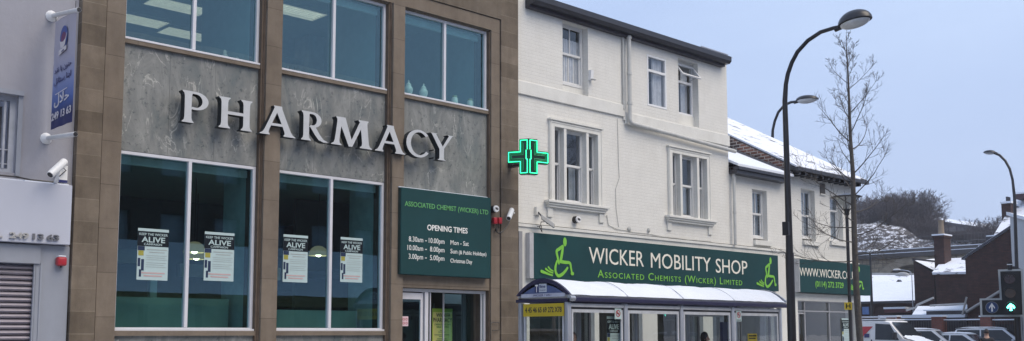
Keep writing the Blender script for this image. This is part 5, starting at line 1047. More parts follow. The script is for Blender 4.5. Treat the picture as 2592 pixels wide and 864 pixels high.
# ================================================================== TRAFFIC LIGHT
def traffic():
    zc = 20.3; ctr = ray(2552, 740)*zc+Vector((0, 0, EYE)); n = Vector((-Fw.x, -Fw.y, 0)); n.normalize(); n = Vector((-ctr.x, -ctr.y, 0)).normalized(); r = Vector((-n.y, n.x, 0)); r = r if r.dot(Rt) > 0 else -r
    t = thing('traffic_light', 'black traffic signal with white border showing a green arrow, at the right edge', 'traffic light', (ctr.x, ctr.y, .12)); k = zc/FPX/r.dot(Rt)
    kz = zc/FPX
    f = lambda px, py, o=0.: ctr+r*((px-2552)*k)+Vector((0, 0, -(py-740)*kz))+n*o
    out = [(2531.5, 682), (2584, 682), (2584, 802), (2492, 802), (2492, 755), (2535, 755)]; out = [(2533, 682), (2584, 682), (2583, 802), (2492, 802), (2492, 755), (2534, 755)]
    inn = [(2537.5, 687), (2580, 687), (2579, 797), (2496.5, 797), (2496.5, 759.5), (2538.5, 759.5)]
    b = B(); b.prism([f(x, y, .0) for x, y in inn], -n*.02); obj('backing_board', b, M('signal_black', (.012, .012, .013), .5), t)
    b = B(); L_ = [Vector(p) for p in out]+[Vector(out[0])]; I_ = [Vector(p) for p in inn]+[Vector(inn[0])]; b.strip(L_, I_, lambda p: f(p[0], p[1], .004), -n*.02); obj('white_border', b, M('border_grey', (.40, .43, .44), .5), t)
    b = B(); b.prism([f(x, y, .10) for x, y in ((2541, 690), (2576, 690), (2576, 796), (2541, 796))], -n*.099); obj('signal_housing', b, MATS['signal_black'], t)
    for i, (cy, lab, col, em) in enumerate(((707, 'red', (.035, .006, .006), 0), (743, 'amber', (.06, .025, .005), 0), (778, 'green', (.01, .03, .02), 0))):
        cx = 2556; R = .098
        pts = [(R*math.cos(a*math.pi/12), R*math.sin(a*math.pi/12)) for a in range(24)]
        b = B(); b.prism([f(cx, cy, .104)+r*x+Vector((0, 0, z)) for x, z in pts], n*.01); l = obj('lens', b, M('lens_'+lab, col, .2, spec=.6), t); l['label'] = lab+' lens'
        b = B(); arc = [(R*1.06*math.cos(R_(a)), R*1.06*math.sin(R_(a))) for a in range(10, 171, 10)]
        c0 = f(cx, cy, .10); b.strip(arc, arc, lambda p: c0+r*p[0]+Vector((0, 0, p[1])), n*.14) if False else None
        for a_, c_ in zip(arc[:-1], arc[1:]):
            p0, p1 = c0+r*a_[0]+Vector((0, 0, a_[1])), c0+r*c_[0]+Vector((0, 0, c_[1])); b.prism([p0, p1, p1+Vector((0, 0, .006)), p0+Vector((0, 0, .006))], n*.13)
        obj('visor', b, M('visor_grey', (.05, .05, .055), .35, spec=.6), t)
        if lab == 'green':
            b = B(); g = lambda p: f(cx, cy, .116)+r*p[0]+Vector((0, 0, p[1])); b.strip([(-.022, -.07), (-.022, .03)], [(.022, -.07), (.022, .03)], g, n*.004); b.strip([(-.075, -.005), (-.05, .035), (0, .075)], [(-.055, -.035), (-.03, .0), (0, .03)], g, n*.005); b.strip([(.075, -.005), (.05, .035), (0, .075)], [(.055, -.035), (.03, .0), (0, .03)], g, n*.006)
            obj('lit_arrow', b, M('lit_green_arrow', (.2, .9, .7), .4, emit=(.10, 1, .72), es=4.5), l)
    # ahead-only sign
    c0 = f(2517, 778, .02); R = .118
    b = B(); b.prism([c0+r*(R*math.cos(a*math.pi/16))+Vector((0, 0, R*math.sin(a*math.pi/16))) for a in range(32)], n*.02); sgn = obj('ahead_only_disc', b, M('sign_blue', (.02, .05, .15), .4), t)
    b = B(); ci = lambda q: [(q*math.cos(a*math.pi/16), q*math.sin(a*math.pi/16)) for a in range(33)]; b.strip(ci(R), ci(R*.9), lambda p: c0+n*.0205+r*p[0]+Vector((0, 0, p[1])), n*.003)
    obj('ring', b, M('ring_grey', (.16, .17, .19), .5), sgn)
    b = B(); g = lambda p: c0+n*.021+r*p[0]+Vector((0, 0, p[1])); b.strip([(-.015, -.085), (-.015, .04)], [(.015, -.085), (.015, .04)], g, n*.003); b.strip([(-.055, .0), (0, .09)], [(-.05, -.03), (0, .045)], g, n*.004); b.strip([(.055, .0), (0, .09)], [(.05, -.03), (0, .045)], g, n*.005); obj('white_arrow', b, WPAINT, sgn)
    b = B(); q = f(2568, 800, -.06); b.tube([(q.x, q.y, .12), (q.x, q.y, q.z+.95)], .057, 14); obj('pole', b, BLACKM, t, smooth=50)
    b = B(); q2 = f(2558, 672, -.03); b.tube([q2-Vector((0, 0, .09)), q2+Vector((0, 0, .06))], .05, 12); b.prism([f(2548, 681, -.02), f(2580, 681, -.02), f(2566, 674, -.02)], -n*.08); obj('detector', b, BLACKM, t, smooth=50)
    b = B(); b.prism([f(2552, 671, .02)+Vector((0, 0, 0)), f(2563, 671, .02), f(2563, 669, .02), f(2552, 669, .02)], -n*.1); obj('snow_cap', b, SNOW, t)
    g_ = thing('street_name_plate_post', 'grey slotted metal post behind the traffic light pole', 'post', (0, 0, 0)); q = f(2578, 800, -.6); g_.location = (q.x, q.y, .12)
    b = B(); b.box(q.x-.035, q.x+.035, q.y-.05, q.y+.05, .12, 1.98); obj('post', b, M('pale_post', (.42, .45, .50), .5), g_)
    b = B(); b.box(q.x-.037, q.x-.0355, q.y-.02, q.y-.01, .12, 1.95); b.box(q.x-.037, q.x-.0355, q.y+.01, q.y+.02, .12, 1.95); obj('slots', b, BLACKM, g_)
traffic()

# ================================================================== TREES
def branch(b, p, d, L, r, depth, rnd, up=.25, seg=5, twig=.5, tips=None, minr=.0022, sides=5, dens=1.):
    pts = [Vector(p)]; rs = [r]; d = Vector(d).normalized(); st = L/seg
    for i in range(seg):
        d = (d+Vector((rnd.uniform(-1, 1), rnd.uniform(-1, 1), rnd.uniform(-.6, 1)))*.13+Vector((0, 0, up*.35))).normalized(); pts.append(pts[-1]+d*st); rs.append(max(minr, r*(1-(i+1)/seg*.8)))
    b.tube(pts, rs, sides if r > .012 else 4 if r > .006 else 3, cap=False)
    if depth > 0:
        n = int((seg*1.5 if depth > 1 else seg*1.1)*dens+rnd.random())
        for k in range(n):
            t = rnd.uniform(.2, .97)*seg; i = min(int(t), seg-1); q = pts[i].lerp(pts[i+1], t-i); dd = (pts[i+1]-pts[i]).normalized()
            a = dd.orthogonal().normalized(); a = Matrix.Rotation(rnd.uniform(0, 6.283), 3, dd) @ a; ang = R_(rnd.uniform(30, 60))
            branch(b, q, dd*math.cos(ang)+a*math.sin(ang), L*rnd.uniform(.25, .5)*(1.15-t/seg*.5), max(minr, rs[i]*rnd.uniform(.4, .6)), depth-1, rnd, up, max(3, seg-1), minr=minr, sides=sides, dens=dens)
def street_tree():
    rnd = random.Random(12); base_ = onX(2177, 864, 20.6); X = 20.6; lead = []
    for (px_, py_), r in (((2178, 1060), .10), ((2177, 864), .088), ((2168, 740), .083), ((2164, 640), .078), ((2161, 540), .070), ((2159, 440), .058), ((2152, 340), .045), ((2149, 250), .033), ((2146, 180), .022), ((2143, 120), .012), ((2142, 82), .004)):
        lead.append((onX(px_, py_, X), r))
    lead[0] = (Vector((X, lead[1][0].y, .1)), .105)
    t = thing('street_tree', 'slender bare street tree with a straight trunk rising in front of the end building', 'tree', tuple(lead[0][0]))
    b = B(); b.tube([p for p, r in lead], [r*.8 for p, r in lead], 12); 
    obj('trunk', b, BARK, t, smooth=60)
    b = B(); zs = [p.z for p, r in lead]; z = 3.15; az = 0.
    while z < 8.05:
        i = max(j for j in range(len(zs)-1) if zs[j] <= z); tt = (z-zs[i])/(zs[i+1]-zs[i]); q = lead[i][0].lerp(lead[i+1][0], tt); rr = lead[i][1]*(1-tt)+lead[i+1][1]*tt
        az += 2.4+rnd.uniform(-.5, .5); h = (z-3.15)/5.0; L = (1.58*(1-h)**.8+.27)*rnd.uniform(.75, 1.12); el = R_(rnd.uniform(2, 28)+h*34)
        if z < 4.2: el = R_(rnd.uniform(-12, 14)); 
        branch(b, q, (math.cos(az)*math.cos(el), math.sin(az)*math.cos(el), math.sin(el)), L, max(.005, min(rr*.30, .015)), 2, rnd, .20, 7, minr=.0026, dens=.95)
        z += rnd.uniform(.12, .2)
    obj('crown', b, BARK, t)
street_tree()
def bush_mesh(seed, H=5., W=3., n=26, mat=TWIG, minr=.02, dens=1.2, depth=2, up=.3):
    rnd = random.Random(seed); b = B()
    for k in range(n):
        a = rnd.uniform(0, 6.283); el = R_(rnd.uniform(25, 85)); rr = rnd.random()**.5*W*.35
        branch(b, (math.cos(a)*rr, math.sin(a)*rr, 0), (math.cos(a)*math.cos(el), math.sin(a)*math.cos(el), math.sin(el)), H*rnd.uniform(.3, .72), .035, depth, rnd, up, 5, minr=minr, sides=4, dens=dens)
    zz = sorted(v.co.z for v in b.bm.verts); xx = sorted(abs(v.co.x) for v in b.bm.verts); kz, kx = 5/zz[int(len(zz)*.985)], 2.5/xx[int(len(xx)*.97)]
    for v in b.bm.verts: v.co.x *= kx; v.co.y *= kx; v.co.z *= kz
    me = bpy.data.meshes.new('crown'); b.bm.to_mesh(me); b.bm.free(); me.materials.append(mat); return me
TWIG = M('twig_far_haze', (.115, .095, .105), .9, var=.25, scale=.6)  # paler than the near twigs, with distance haze put into the colour
BM = [bush_mesh(1, n=60, dens=2.1, minr=.009), bush_mesh(2, n=60, dens=2.1, minr=.009), bush_mesh(3, n=36, mat=TWIGF, dens=1.5, minr=.01)]
def bush(px_, py_, X, h, w_, k, lab, rot=0., cat='tree'):
    p = onX(px_, py_, X); t = thing('bare_tree', lab, cat, (X, p.y, p.z-.3), 'bare trees on the snowy hill')
    o = bpy.data.objects.new('crown', BM[k]); COL.objects.link(o); o.parent = t; o.scale = (w_/5, w_/5, h/5); o.rotation_euler = (0, 0, rot)
    b = B(); b.tube([(X, p.y, p.z-1.5), (X, p.y, p.z+h*.45)], [.16, .06], 6); obj('trunk', b, TWIG, t)
    return t
# ================================================================== BACKGROUND
def hill():
    b = B(); xs = [98+i*2 for i in range(60)]; ys = [20+i*2.2 for i in range(46)]
    prof = [(2140, 570), (2170, 566), (2235, 566), (2265, 568), (2290, 590), (2330, 606), (2360, 612), (2420, 612), (2480, 618), (2540, 640), (2640, 700)]
    def hz(x, y):
        pxp = 1296+FPX*(Vector((x, y, 0)).dot(Rt)/Vector((x, y, 0)).dot(Fw)) if True else 0
        if pxp <= prof[0][0]: py = prof[0][1]
        elif pxp >= prof[-1][0]: py = prof[-1][1]
        else:
            i = max(j for j in range(len(prof)-1) if prof[j][0] <= pxp); u = (pxp-prof[i][0])/(prof[i+1][0]-prof[i][0]); py = prof[i][1]*(1-u)+prof[i+1][1]*u
        top = onX(pxp, py, 114).z; 
        s = min(1, max(0, (x-98)/15)); return -1+(top+1)*(s*s*(3-2*s)) + .5*math.sin(x*.9+y*.5)*s + .35*math.sin(y*1.7-x*.4)*s
    vs = [[b.bm.verts.new((x, y, hz(x, y))) for y in ys] for x in xs]
    for i in range(len(xs)-1):
        for j in range(len(ys)-1): b.bm.faces.new((vs[i][j], vs[i+1][j], vs[i+1][j+1], vs[i][j+1]))
    struct('hill', b, snowrock('snowy_rubble', .53, 1.7, (.055, .047, .045), (.62, .64, .70), (1.3, 1, 2.2)), smooth=80)
hill()
for a in ((2186, 572, 118, 3.6, 5.5, 2, 'frosted bare tree at the left end of the hill, behind the street tree', .3), (2165, 600, 116, 3.2, 6, 2, 'low frosted bare bush at the foot of the hill next to the white wall', 2.), (2222, 572, 120, 3.5, 6, 0, 'dense dark bare tree second from the left on the hill', 1.), (2250, 574, 118, 3.7, 6, 1, 'dense dark bare tree with a broad crown in the middle of the hill clump', 2.2),
          (2276, 574, 121, 4.0, 6, 0, 'upright dark bare tree right of the middle of the hill clump', 3.3), (2300, 580, 120, 4.5, 6.5, 1, 'tallest dark bare tree at the right side of the hill clump', 4.), (2326, 606, 116, 3.0, 6, 1, 'low dark bare thicket sloping down from the hill clump', 5.), (2355, 612, 115, 1.3, 6, 0, 'low bare bush left of the chimney, below the long snowy building', .5), (2392, 612, 115, 1.2, 6, 1, 'low bare bush just right of the chimney pot', 2.9), (2425, 614, 115, 1.2, 6, 0, 'low bare bush between the chimney and the round tree', 1.7), (2455, 616, 115, 1.2, 5, 1, 'low bare bush at the foot of the lone round tree', 4.4), (2494, 622, 112, 3.0, 4.2, 1, 'rounded bare tree standing alone near the right gable', 3.3)):
    bush(*a[:7], rot=a[7])
# long building on the hill
def longb():
    X = 150; t = thing('long_hilltop_building', 'long low pale building with snowy roof on top of the hill', 'building', (X, 62, 14))
    P0, P1 = onX(2305, 548, X), onX(2530, 592, X-18)
    def q(px_, py_, X_): return onX(px_, py_, X_)
    b = B(); e0, e1 = q(2306, 551, 150), q(2522, 583, 142); d = Vector((0, 0, -5)); bk = Vector((5, 3, 0))
    b.prism([e0, e1, e1+d, e0+d], bk); obj('wall', b, brick('pale_concrete', (.20, .185, .18), (.13, .12, .125), (.08, .07, .08), 2.2, 5.5, .25, .9, .1), t)
    b = B(); r0, r1 = e0+Vector((3, 1.5, 1.0)), e1+Vector((3, 1.5, 1.0)); b.poly([e0+Vector((-.3, 0, .12)), e1+Vector((-.3, 0, .12)), r1, r0]); b.poly([r0, r1, e1+bk, e0+bk]); obj('roof', b, SNOW, t)
    b = B(); b.prism([e0+Vector((-.35, 0, .1)), e1+Vector((-.35, 0, .1)), e1+Vector((-.35, 0, -.3)), e0+Vector((-.35, 0, -.3))], (.2, 0, 0)); obj('gutter', b, BLACKG, t)
longb()
# viaduct
def viaduct():
    X = 90; t = thing('railway_viaduct', 'sooty stone railway viaduct with a dark arch crossing behind the snowy roofs', 'viaduct', (X, 45, 0))
    top = 8.45; arches = [(34.5, 8.0), (43.0, 7.6), (52.0, 8.0)]
    # front face as profile with semicircular openings: build by columns
    b = B(); arch_c = onX(2318, 700, X).y; AR = 4.4; zs = 3.4
    ys = [20+i*.4 for i in range(126)]
    def under(y):
        for k in range(-2, 4):
            c = arch_c+k*10.4
            if abs(y-c) < AR: return zs+math.sqrt(AR*AR-(y-c)**2)*1.0
        return 0
    for i in range(len(ys)-1):
        z0, z1 = under(ys[i]), under(ys[i+1])
        b.poly([(X, ys[i], z0), (X, ys[i+1], z1), (X, ys[i+1], top), (X, ys[i], top)]); b.poly([(X, ys[i], z0), (X, ys[i+1], z1), (X+7, ys[i+1], z1), (X+7, ys[i], z0)])
    obj('arch_wall', b, BRICKV, t)
    b = B()
    for k in range(-2, 4):
        c = arch_c+k*10.4; O = [(c+(AR+.7)*math.cos(R_(a)), zs+(AR+.7)*math.sin(R_(a))) for a in range(0, 181, 9)]; I = [(c+AR*math.cos(R_(a)), zs+AR*math.sin(R_(a))) for a in range(0, 181, 9)]; b.strip(O, I, lambda p: Vector((X-.12, p[0], p[1])), (.11, 0, 0))
    obj('arch_ring', b, M('arch_stone', (.26, .22, .165), .9, var=.35, scale=1.2), t)
    b = B(); b.box(X-.35, X+7.3, 20, 70, top+.001, top+.38); b.box(X-.12, X+.3, 20, 70, top+.38, top+.72); obj('parapet', b, M('dark_parapet', (.06, .055, .055), .9, var=.3, scale=1), t)  # ledge and parapet share one colour, darker than the arch wall
    b = B(); b.box(X-.38, X-.125, 20, 70, top+.382, top+.44); b.box(X-.15, X+.33, 20, 70, top+.722, top+.79); obj('snow_on_ledge', b, SNOW, t)
    b = B(); b.box(X+6.8, X+6.9, 20, 70, 0, top); obj('arch_shade_sheet', b, DARK, t)  # dark sheet at the back of the arches, standing in for inner shade
    PALE = M('grey_pale', (.10, .095, .10), .6)
    f = thing('railing', 'fine dark metal fence along the top of the railway viaduct', 'fence', (X+.6, 45, top+.4))
    b = B(); b.box(X+.58, X+.62, 28, 60, top+1.8, top+1.84); b.box(X+.58, X+.62, 28, 60, top+1.2, top+1.25)
    obj('rail', b, PALE, f)
    b = B(); y = 28.
    while y < 60: b.box(X+.59, X+.61, y, y+.022, top+.5, top+1.95); y += .3
    o = obj('pale', b, PALE, f); o['kind'] = 'stuff'
viaduct()
def roofed(name, lab, pts_front, wallmat, roofs, cat='building'): pass
def backrow():
    # long low snowy roofs in front of the viaduct
    t = thing('snow_roofed_shed', 'long low brick shed with broad snow-covered roof in front of the viaduct', 'building', (62, 30, .2))
    e0, e1 = onX(2150, 764, 62), onX(2316, 762, 62); r0, r1 = onX(2150, 714, 66), onX(2316, 714, 66)
    b = B(); b.prism([e0, e1, r1, r0], (0, 0, -.12)); obj('roof', b, SNOW, t)
    b = B(); b.box(62.2, 66.5, e1.y+.02, e0.y, .2, e0.z-.14); obj('wall', b, BRICKR, t)
    b = B(); b.box(61.85, 62.0, e1.y, e0.y, e0.z-.16, e0.z-.02); obj('gutter', b, BLACKG, t)
    b = B(); q0, q1 = onX(2179, 777, 61.9), onX(2196, 796, 61.9); b.box(62.08, 62.19, q1.y, q0.y, q1.z, q0.z); obj('blue_window', b, M('blue_panel', (.10, .20, .45), .4), t)
    b = B(); q0, q1 = onX(2242, 779, 61.5), onX(2294, 787, 61.5); b.box(61.3, 62.19, q1.y, q0.y, q1.z-.1, q0.z-.1); cn = obj('canopy', b, M('dark_red_canopy', (.09, .02, .025), .6), t)
    b = B(); b.box(61.28, 62.15, q1.y-.05, q0.y+.05, q0.z-.098, q0.z+.02); obj('snow', b, SNOW, cn)
    t2 = thing('snow_roofed_shed', 'second snowy ridge roof with a small vent rising just behind the broad shed roof', 'building', (67, 30, .2))
    e0, e1 = onX(2150, 720, 67), onX(2316, 716, 67); r0, r1 = onX(2150, 695, 70), onX(2314, 696, 70); b = B(); b.prism([e0, e1, r1, r0], (0, 0, -.12)); obj('roof', b, SLATE, t2)
    b = B(); b.box(67.1, 70, e1.y, e0.y, .2, e1.z-.2); obj('wall', b, BRICKR, t2)
    b = B(); q = onX(2280, 714, 67.6); b.prism([(67.2, q.y-.3, q.z-.2), (67.2, q.y+.3, q.z-.2), (67.2, q.y, q.z+.15)], (.4, 0, 0)); obj('roof_vent', b, BLACKG, t2)
    b = B(); r0, r1 = onX(2190, 693, 70), onX(2314, 695, 70); b.tube([r0, r1], .09, 6); b.ell(onX(2284, 697, 69.8), (.25, .5, .22)); obj('ridge', b, M('grey_metal', (.3, .3, .3)), t2)
    # brick block with sloping parapet
    t3 = thing('brick_side_block', 'narrow dark brick block with a snowy slanting top left of the chimney', 'building', (58, 25, .2))
    a, c = onX(2312, 661, 58), onX(2362, 668, 58); lo, lo2 = onX(2312, 775, 58), onX(2362, 690, 58)
    b = B(); b.prism([(58, a.y, .2), (58, a.y, a.z), (58, c.y, onX(2362, 694, 58).z), (58, c.y, .2)], (4, 0, 0)); obj('wall', b, BRICKR, t3)
    b = B(); k0, k1, k2, k3 = onX(2316, 666, 58.0), onX(2366, 673, 62), onX(2366, 687, 60), onX(2360, 684, 58.0); b.poly([(58-.02, a.y-.1, a.z+.02), (62, a.y-.3, a.z+.4), (62, c.y, k3.z+.5), (58-.02, c.y, k3.z)]); obj('roof', b, SLATE, t3)
    b = B(); b.prism([(57.9, a.y, a.z+.0), (57.9, a.y, a.z+.16), (61.5, c.y, a.z+.0), (61.5, c.y, a.z-.16)], (.15, .1, 0)); obj('coping', b, BLACKG, t3)
    # house with snow roof and chimney
    t4 = thing('snow_roofed_house', 'dark brick house with a neat square of snowy roof beside the big gable', 'house', (55, 23, .2))
    e0, e1 = onX(2359, 690, 55), onX(2450, 688, 55); r0, r1 = onX(2388, 655, 58.5), onX(2462, 651, 58.5)
    b = B(); b.prism([e0, e1, r1, r0], (.05, 0, -.12)); obj('roof', b, SLATE, t4)
    b = B(); b.box(55.2, 61, e1.y, e0.y-.15, .2, e0.z-.05); b.prism([(55.2, e0.y-.16, e0.z-.05), (58.5, r0.y, r0.z-.1), (61.5, e0.y-.16, e0.z-.05)], (0, -.1, 0)); obj('wall', b, BRICKR, t4)
    q0, q1 = onX(2363, 596, 57), onX(2388, 596, 57); b = B(); zt_ = onX(2375, 602, 57).z; b.box(57, 57.9, q1.y, q0.y, 3, zt_); b.box(56.93, 57.97, q1.y-.05, q0.y+.05, zt_-.001, zt_+.12); ch = obj('chimney', b, BRICKR, t4)
    b = B(); b.box(56.9, 58, q1.y-.07, q0.y+.07, zt_+.121, zt_+.2); obj('snow_cap', b, SNOW, ch)
    pz = onX(2374, 557, 57).z; lathe('chimney_pot', [(.17, 0), (.15, .5), (.14, pz-zt_-.3), (.17, pz-zt_-.2)], (57.45, (q0.y+q1.y)/2+.03, zt_+.2), M('clay_pot', (.22, .17, .12), .8), ch)
    # big gable
    X = 50; t5 = thing('brick_gable_house', 'large dark brick gable wall with a stepped snowy coping at the right', 'house', (X, 18, .2))
    g0, g1 = onX(2443, 655, X), onX(2556, 580, X); sl_ = (g1.z-g0.z)/(g0.y-g1.y); yr = g1.y-2.2; zr = g1.z+sl_*2.2; ye = yr-(g0.y-yr)
    b = B(); b.prism([(X, g0.y, .2), (X, g0.y, g0.z), (X, yr, zr), (X, ye, g0.z), (X, ye, .2)], (7, 0, 0)); obj('wall', b, BRICKR, t5)
    b = B(); b.prism([(X-.06, g0.y+.12, g0.z-.06), (X-.06, g0.y+.12, g0.z+.06), (X-.06, yr, zr+.14), (X-.06, ye-.12, g0.z+.06), (X-.06, ye-.12, g0.z-.06), (X-.06, yr, zr+.02)], (7.2, 0, 0)); obj('roof', b, SNOW, t5)
    b = B(); b.prism([(X-.10, g0.y+.14, g0.z-.07), (X-.10, g0.y+.14, g0.z+.03), (X-.10, yr, zr+.11), (X-.10, yr, zr+.01)], (.035, 0, 0)); obj('barge_board', b, BLACKG, t5)
    p0, p1 = onX(2446, 790, X-.1), onX(2560, 720, X-.1); b = B(); b.tube([p0, p1], .07, 8); obj('sloping_pipe', b, M('grey_metal', (.3, .3, .3)), t5)
    b = B(); b.tube([onX(2436, 797, X+.0), onX(2447, 752, X+.0)], .05, 6); obj('downpipe', b, M('grey_metal', (.3, .3, .3)), t5)
    # slate house + chimney behind
    t6 = thing('slate_house', 'house with steep snow-streaked slate roof and a dark chimney behind the gable', 'house', (60, 19, .2))
    e0 = onX(2516, 594, 60); r0 = onX(2568, 507, 64); yy = e0.y-9
    b = B(); b.prism([e0, Vector((60, yy, e0.z)), Vector((64, yy, r0.z)), r0], (0, 0, -.15)); obj('roof', b, SLATE, t6)
    b = B(); b.box(60.2, 68, yy, e0.y-.6, .2, e0.z-.1); obj('wall', b, BRICKR, t6)
    b = B(); b.box(59.7, 60.1, yy, e0.y+.35, e0.z-.35, e0.z-.12); b.box(59.4, 60.1, yy, e0.y+.7, e0.z-.9, e0.z-.72); gg = obj('gutter', b, BLACKG, t6); b = B(); b.box(59.72, 60.1, yy, e0.y+.33, e0.z-.119, e0.z-.05); b.box(59.42, 60.1, yy, e0.y+.68, e0.z-.719, e0.z-.62); obj('snow', b, SNOW, gg)
    q0, q1 = onX(2534, 512, 62), onX(2558, 512, 62); zc_ = q0.z-.1; b = B(); b.box(62, 62.9, q1.y, q0.y, 6, zc_); ch = obj('chimney', b, BRICKR, t6); b = B(); b.box(61.95, 62.95, q1.y-.05, q0.y+.05, zc_+.001, zc_+.12); obj('snow_cap', b, SNOW, ch); b = B(); b.box(62.2, 62.7, q1.y+.25, q0.y-.2, zc_+.121, zc_+.42); obj('pot', b, BLACKG, ch)
    b = B(); q = onX(2571, 492, 63); q2 = onX(2571, 505, 63); b.box(63, 65, yy+1, q.y, q2.z, q.z); bx = obj('roof_box', b, M('maroon_box', (.05, .02, .025), .6), t6); b = B(); b.box(62.98, 65.02, yy+1, q.y+.02, q.z+.001, q.z+.1); obj('snow', b, SNOW, bx)
    # white rendered building on the right edge
    X = 44; t7 = thing('white_rendered_house', 'smooth white rendered wall with snow on its slanting top at the right edge', 'house', (X, 14, .2)); a = onX(2556, 545, X); c = onX(2592, 555, X)
    sl_ = (a.z-c.z)/(a.y-c.y); y2 = a.y-7
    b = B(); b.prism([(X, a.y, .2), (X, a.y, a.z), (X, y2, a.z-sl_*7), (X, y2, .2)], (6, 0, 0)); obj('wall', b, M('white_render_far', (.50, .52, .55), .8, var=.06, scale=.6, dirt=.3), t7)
    b = B(); b.prism([(X-.1, a.y+.1, a.z+.002), (X-.1, a.y+.1, a.z+.14), (X-.1, y2, a.z-sl_*7+.14), (X-.1, y2, a.z-sl_*7+.002)], (6.2, 0, 0)); obj('snow_on_top', b, SNOW, t7)
    # yard wall: snowy lean-to roofs, piers and railings
    t8 = thing('yard_outbuildings', 'low dark outbuildings with snowy lean-to roofs behind the brick piers', 'shed', (51, 24, .2)); X = 52
    b = B(); q0, q1 = onX(2228, 799, X-1.5), onX(2444, 799, X-1.5); b.box(X-1.4, X+1.4, q1.y, q0.y, .2, q0.z-.15); obj('wall', b, M('dark_shed_wall', (.03, .026, .03), .8, var=.3), t8)
    b = B(); b.box(X-1.55, X+1.5, q1.y, q0.y+.1, q0.z-.149, q0.z+.0); obj('roof', b, SNOW, t8)
    e0, e1, r1, r0 = onX(2309, 796, X-1.2), onX(2360, 796, X-1.2), onX(2364, 775, X+1.2), onX(2322, 775, X+1.2); b = B(); b.prism([e0, e1, r1, r0], (0, 0, -.08)); obj('lean_to_roof', b, SNOW, t8)
    a0, a1 = onX(2344, 788, X-1.4), onX(2446, 783, X-1.4); b = B(); b.box(X-1.38, X, a1.y, a0.y, q0.z+.001, a0.z+.0); obj('bay', b, BLACKG, t8)
    b = B(); b.prism([(X-1.5, a1.y, a0.z+.001), (X-1.5, a0.y+.1, a0.z+.001), (X+.4, a0.y+.1, a0.z+.28), (X+.4, a1.y, a0.z+.28)], (0, 0, .06)); obj('bay_roof', b, SNOW, t8)
    b = B(); b.tube([onX(2354, 774, X), onX(2446, 769, X)], .06, 6); b.tube([onX(2294, 786, X), onX(2318, 779, X), onX(2322, 772, X), onX(2363, 754, X)], .06, 6); obj('pipe', b, M('grey_metal', (.3, .3, .3)), t8)
    b = B(); s0, s1 = onX(2277, 801, X-1.45), onX(2296, 805, X-1.45); b.box(X-1.45, X-1.41, s1.y, s0.y, s1.z-.03, s0.z-.06); obj('yellow_lettering_strip', b, M('dim_yellow', (.35, .27, .02), .6), t8)
    X = 48
    for k, (a, c, lab) in enumerate(((2243, 2268, 'red brick pier nearest the van roof in the yard wall'), (2357, 2384, 'middle red brick pier of the yard wall, right of the dark lean-to'), (2480, 2507, 'red brick pier of the yard wall left of the traffic signal'))):
        q0, q1 = onX(a, 801, X), onX(c, 801, X); y0, y1 = q1.y, q0.y; t = thing('gate_pier', lab, 'pier', (X, (y0+y1)/2, .2), 'brick piers of the yard wall'); b = B(); b.box(X, X+.5, y0, y1, .2, q0.z-.03); obj('pier', b, BRICKP, t); b = B(); b.box(X-.03, X+.53, y0-.04, y1+.04, q0.z-.029, q0.z+.03); obj('snow_cap', b, SNOW, t)
    for k, (a, c, lab) in enumerate(((2268.5, 2356.5, 'dark railing with a snowy top bar between the left and middle brick piers'), (2384.5, 2479.5, 'dark railing with a snowy top bar between the middle and right brick piers'), (2507.5, 2600, 'dark railing with snowy top bar running right from the last brick pier'))):
        q0, q1 = onX(a, 810, X), onX(c, 810, X); t = thing('yard_railing', lab, 'railing', (X, (q0.y+q1.y)/2, .2), 'railings between the brick piers')
        b = B(); b.box(X+.2, X+.25, q1.y, q0.y, q0.z-.06, q0.z-.02); b.box(X+.2, X+.25, q1.y, q0.y, .4, .45); obj('rail', b, BLACKM, t); b = B(); b.box(X+.17, X+.28, q1.y, q0.y, q0.z-.019, q0.z+.03); obj('snow_on_rail', b, SNOW, t)
        b = B(); y = q1.y+.1
        while y < q0.y: b.box(X+.215, X+.235, y, y+.02, .45, q0.z-.06); y += .12
        obj('bars', b, BLACKM, t)
    b = B(); b.box(49.5, 49.6, 10, 32, .2, 2.0); tag(obj('yard_fence', b, M('dark_fence', (.028, .022, .024), .9, var=.4, scale=2)), 'dark close-boarded fence behind the railings and brick piers', 'fence')
    # arm lamp in front of the arch, and tall thin post
    t = thing('yard_lamp', 'small pale lamp on a thin curved arm in front of the viaduct arch', 'lamp', (60, 27, .2)); b = B(); q = [onX(x, y, 60) for x, y in ((2308, 700), (2306, 690), (2298, 686), (2285, 684), (2272, 684))]; b.tube([Vector((60, q[0].y, .2))]+q, .028, 6); obj('arm', b, ALUS, t); b = B(); b.ell(onX(2270, 683, 60), (.1, .24, .06)); obj('head', b, UPVC, t, smooth=True)
    t = thing('mast_lamp', 'thin dark lamp post with a flat white head in front of the viaduct', 'street lamp', (56, 33, .2)); b = B(); q0 = onX(2210, 864, 56); b.tube([(56, q0.y, .2), (56, q0.y, onX(2207, 640, 56).z)], [.10, .06], 10); obj('post', b, BLACKM, t, smooth=True); qq = onX(2211, 636, 56); b = B(); b.ell(qq, (.2, .45, .10)); obj('head', b, UPVC, t, smooth=True)
    t = thing('radio_mast', 'very thin aerial mast standing on the hilltop building', 'mast', (148, 62, 15)); q0 = onX(2349, 556, 148); q1 = onX(2346, 520, 148); b = B(); b.tube([q0, q1], .07, 5); b.box(q1.x-.1, q1.x+.1, q1.y-.35, q1.y+.35, q1.z-.7, q1.z-.55); obj('mast_pole', b, M('grey_metal', (.3, .3, .3)), t)
backrow()

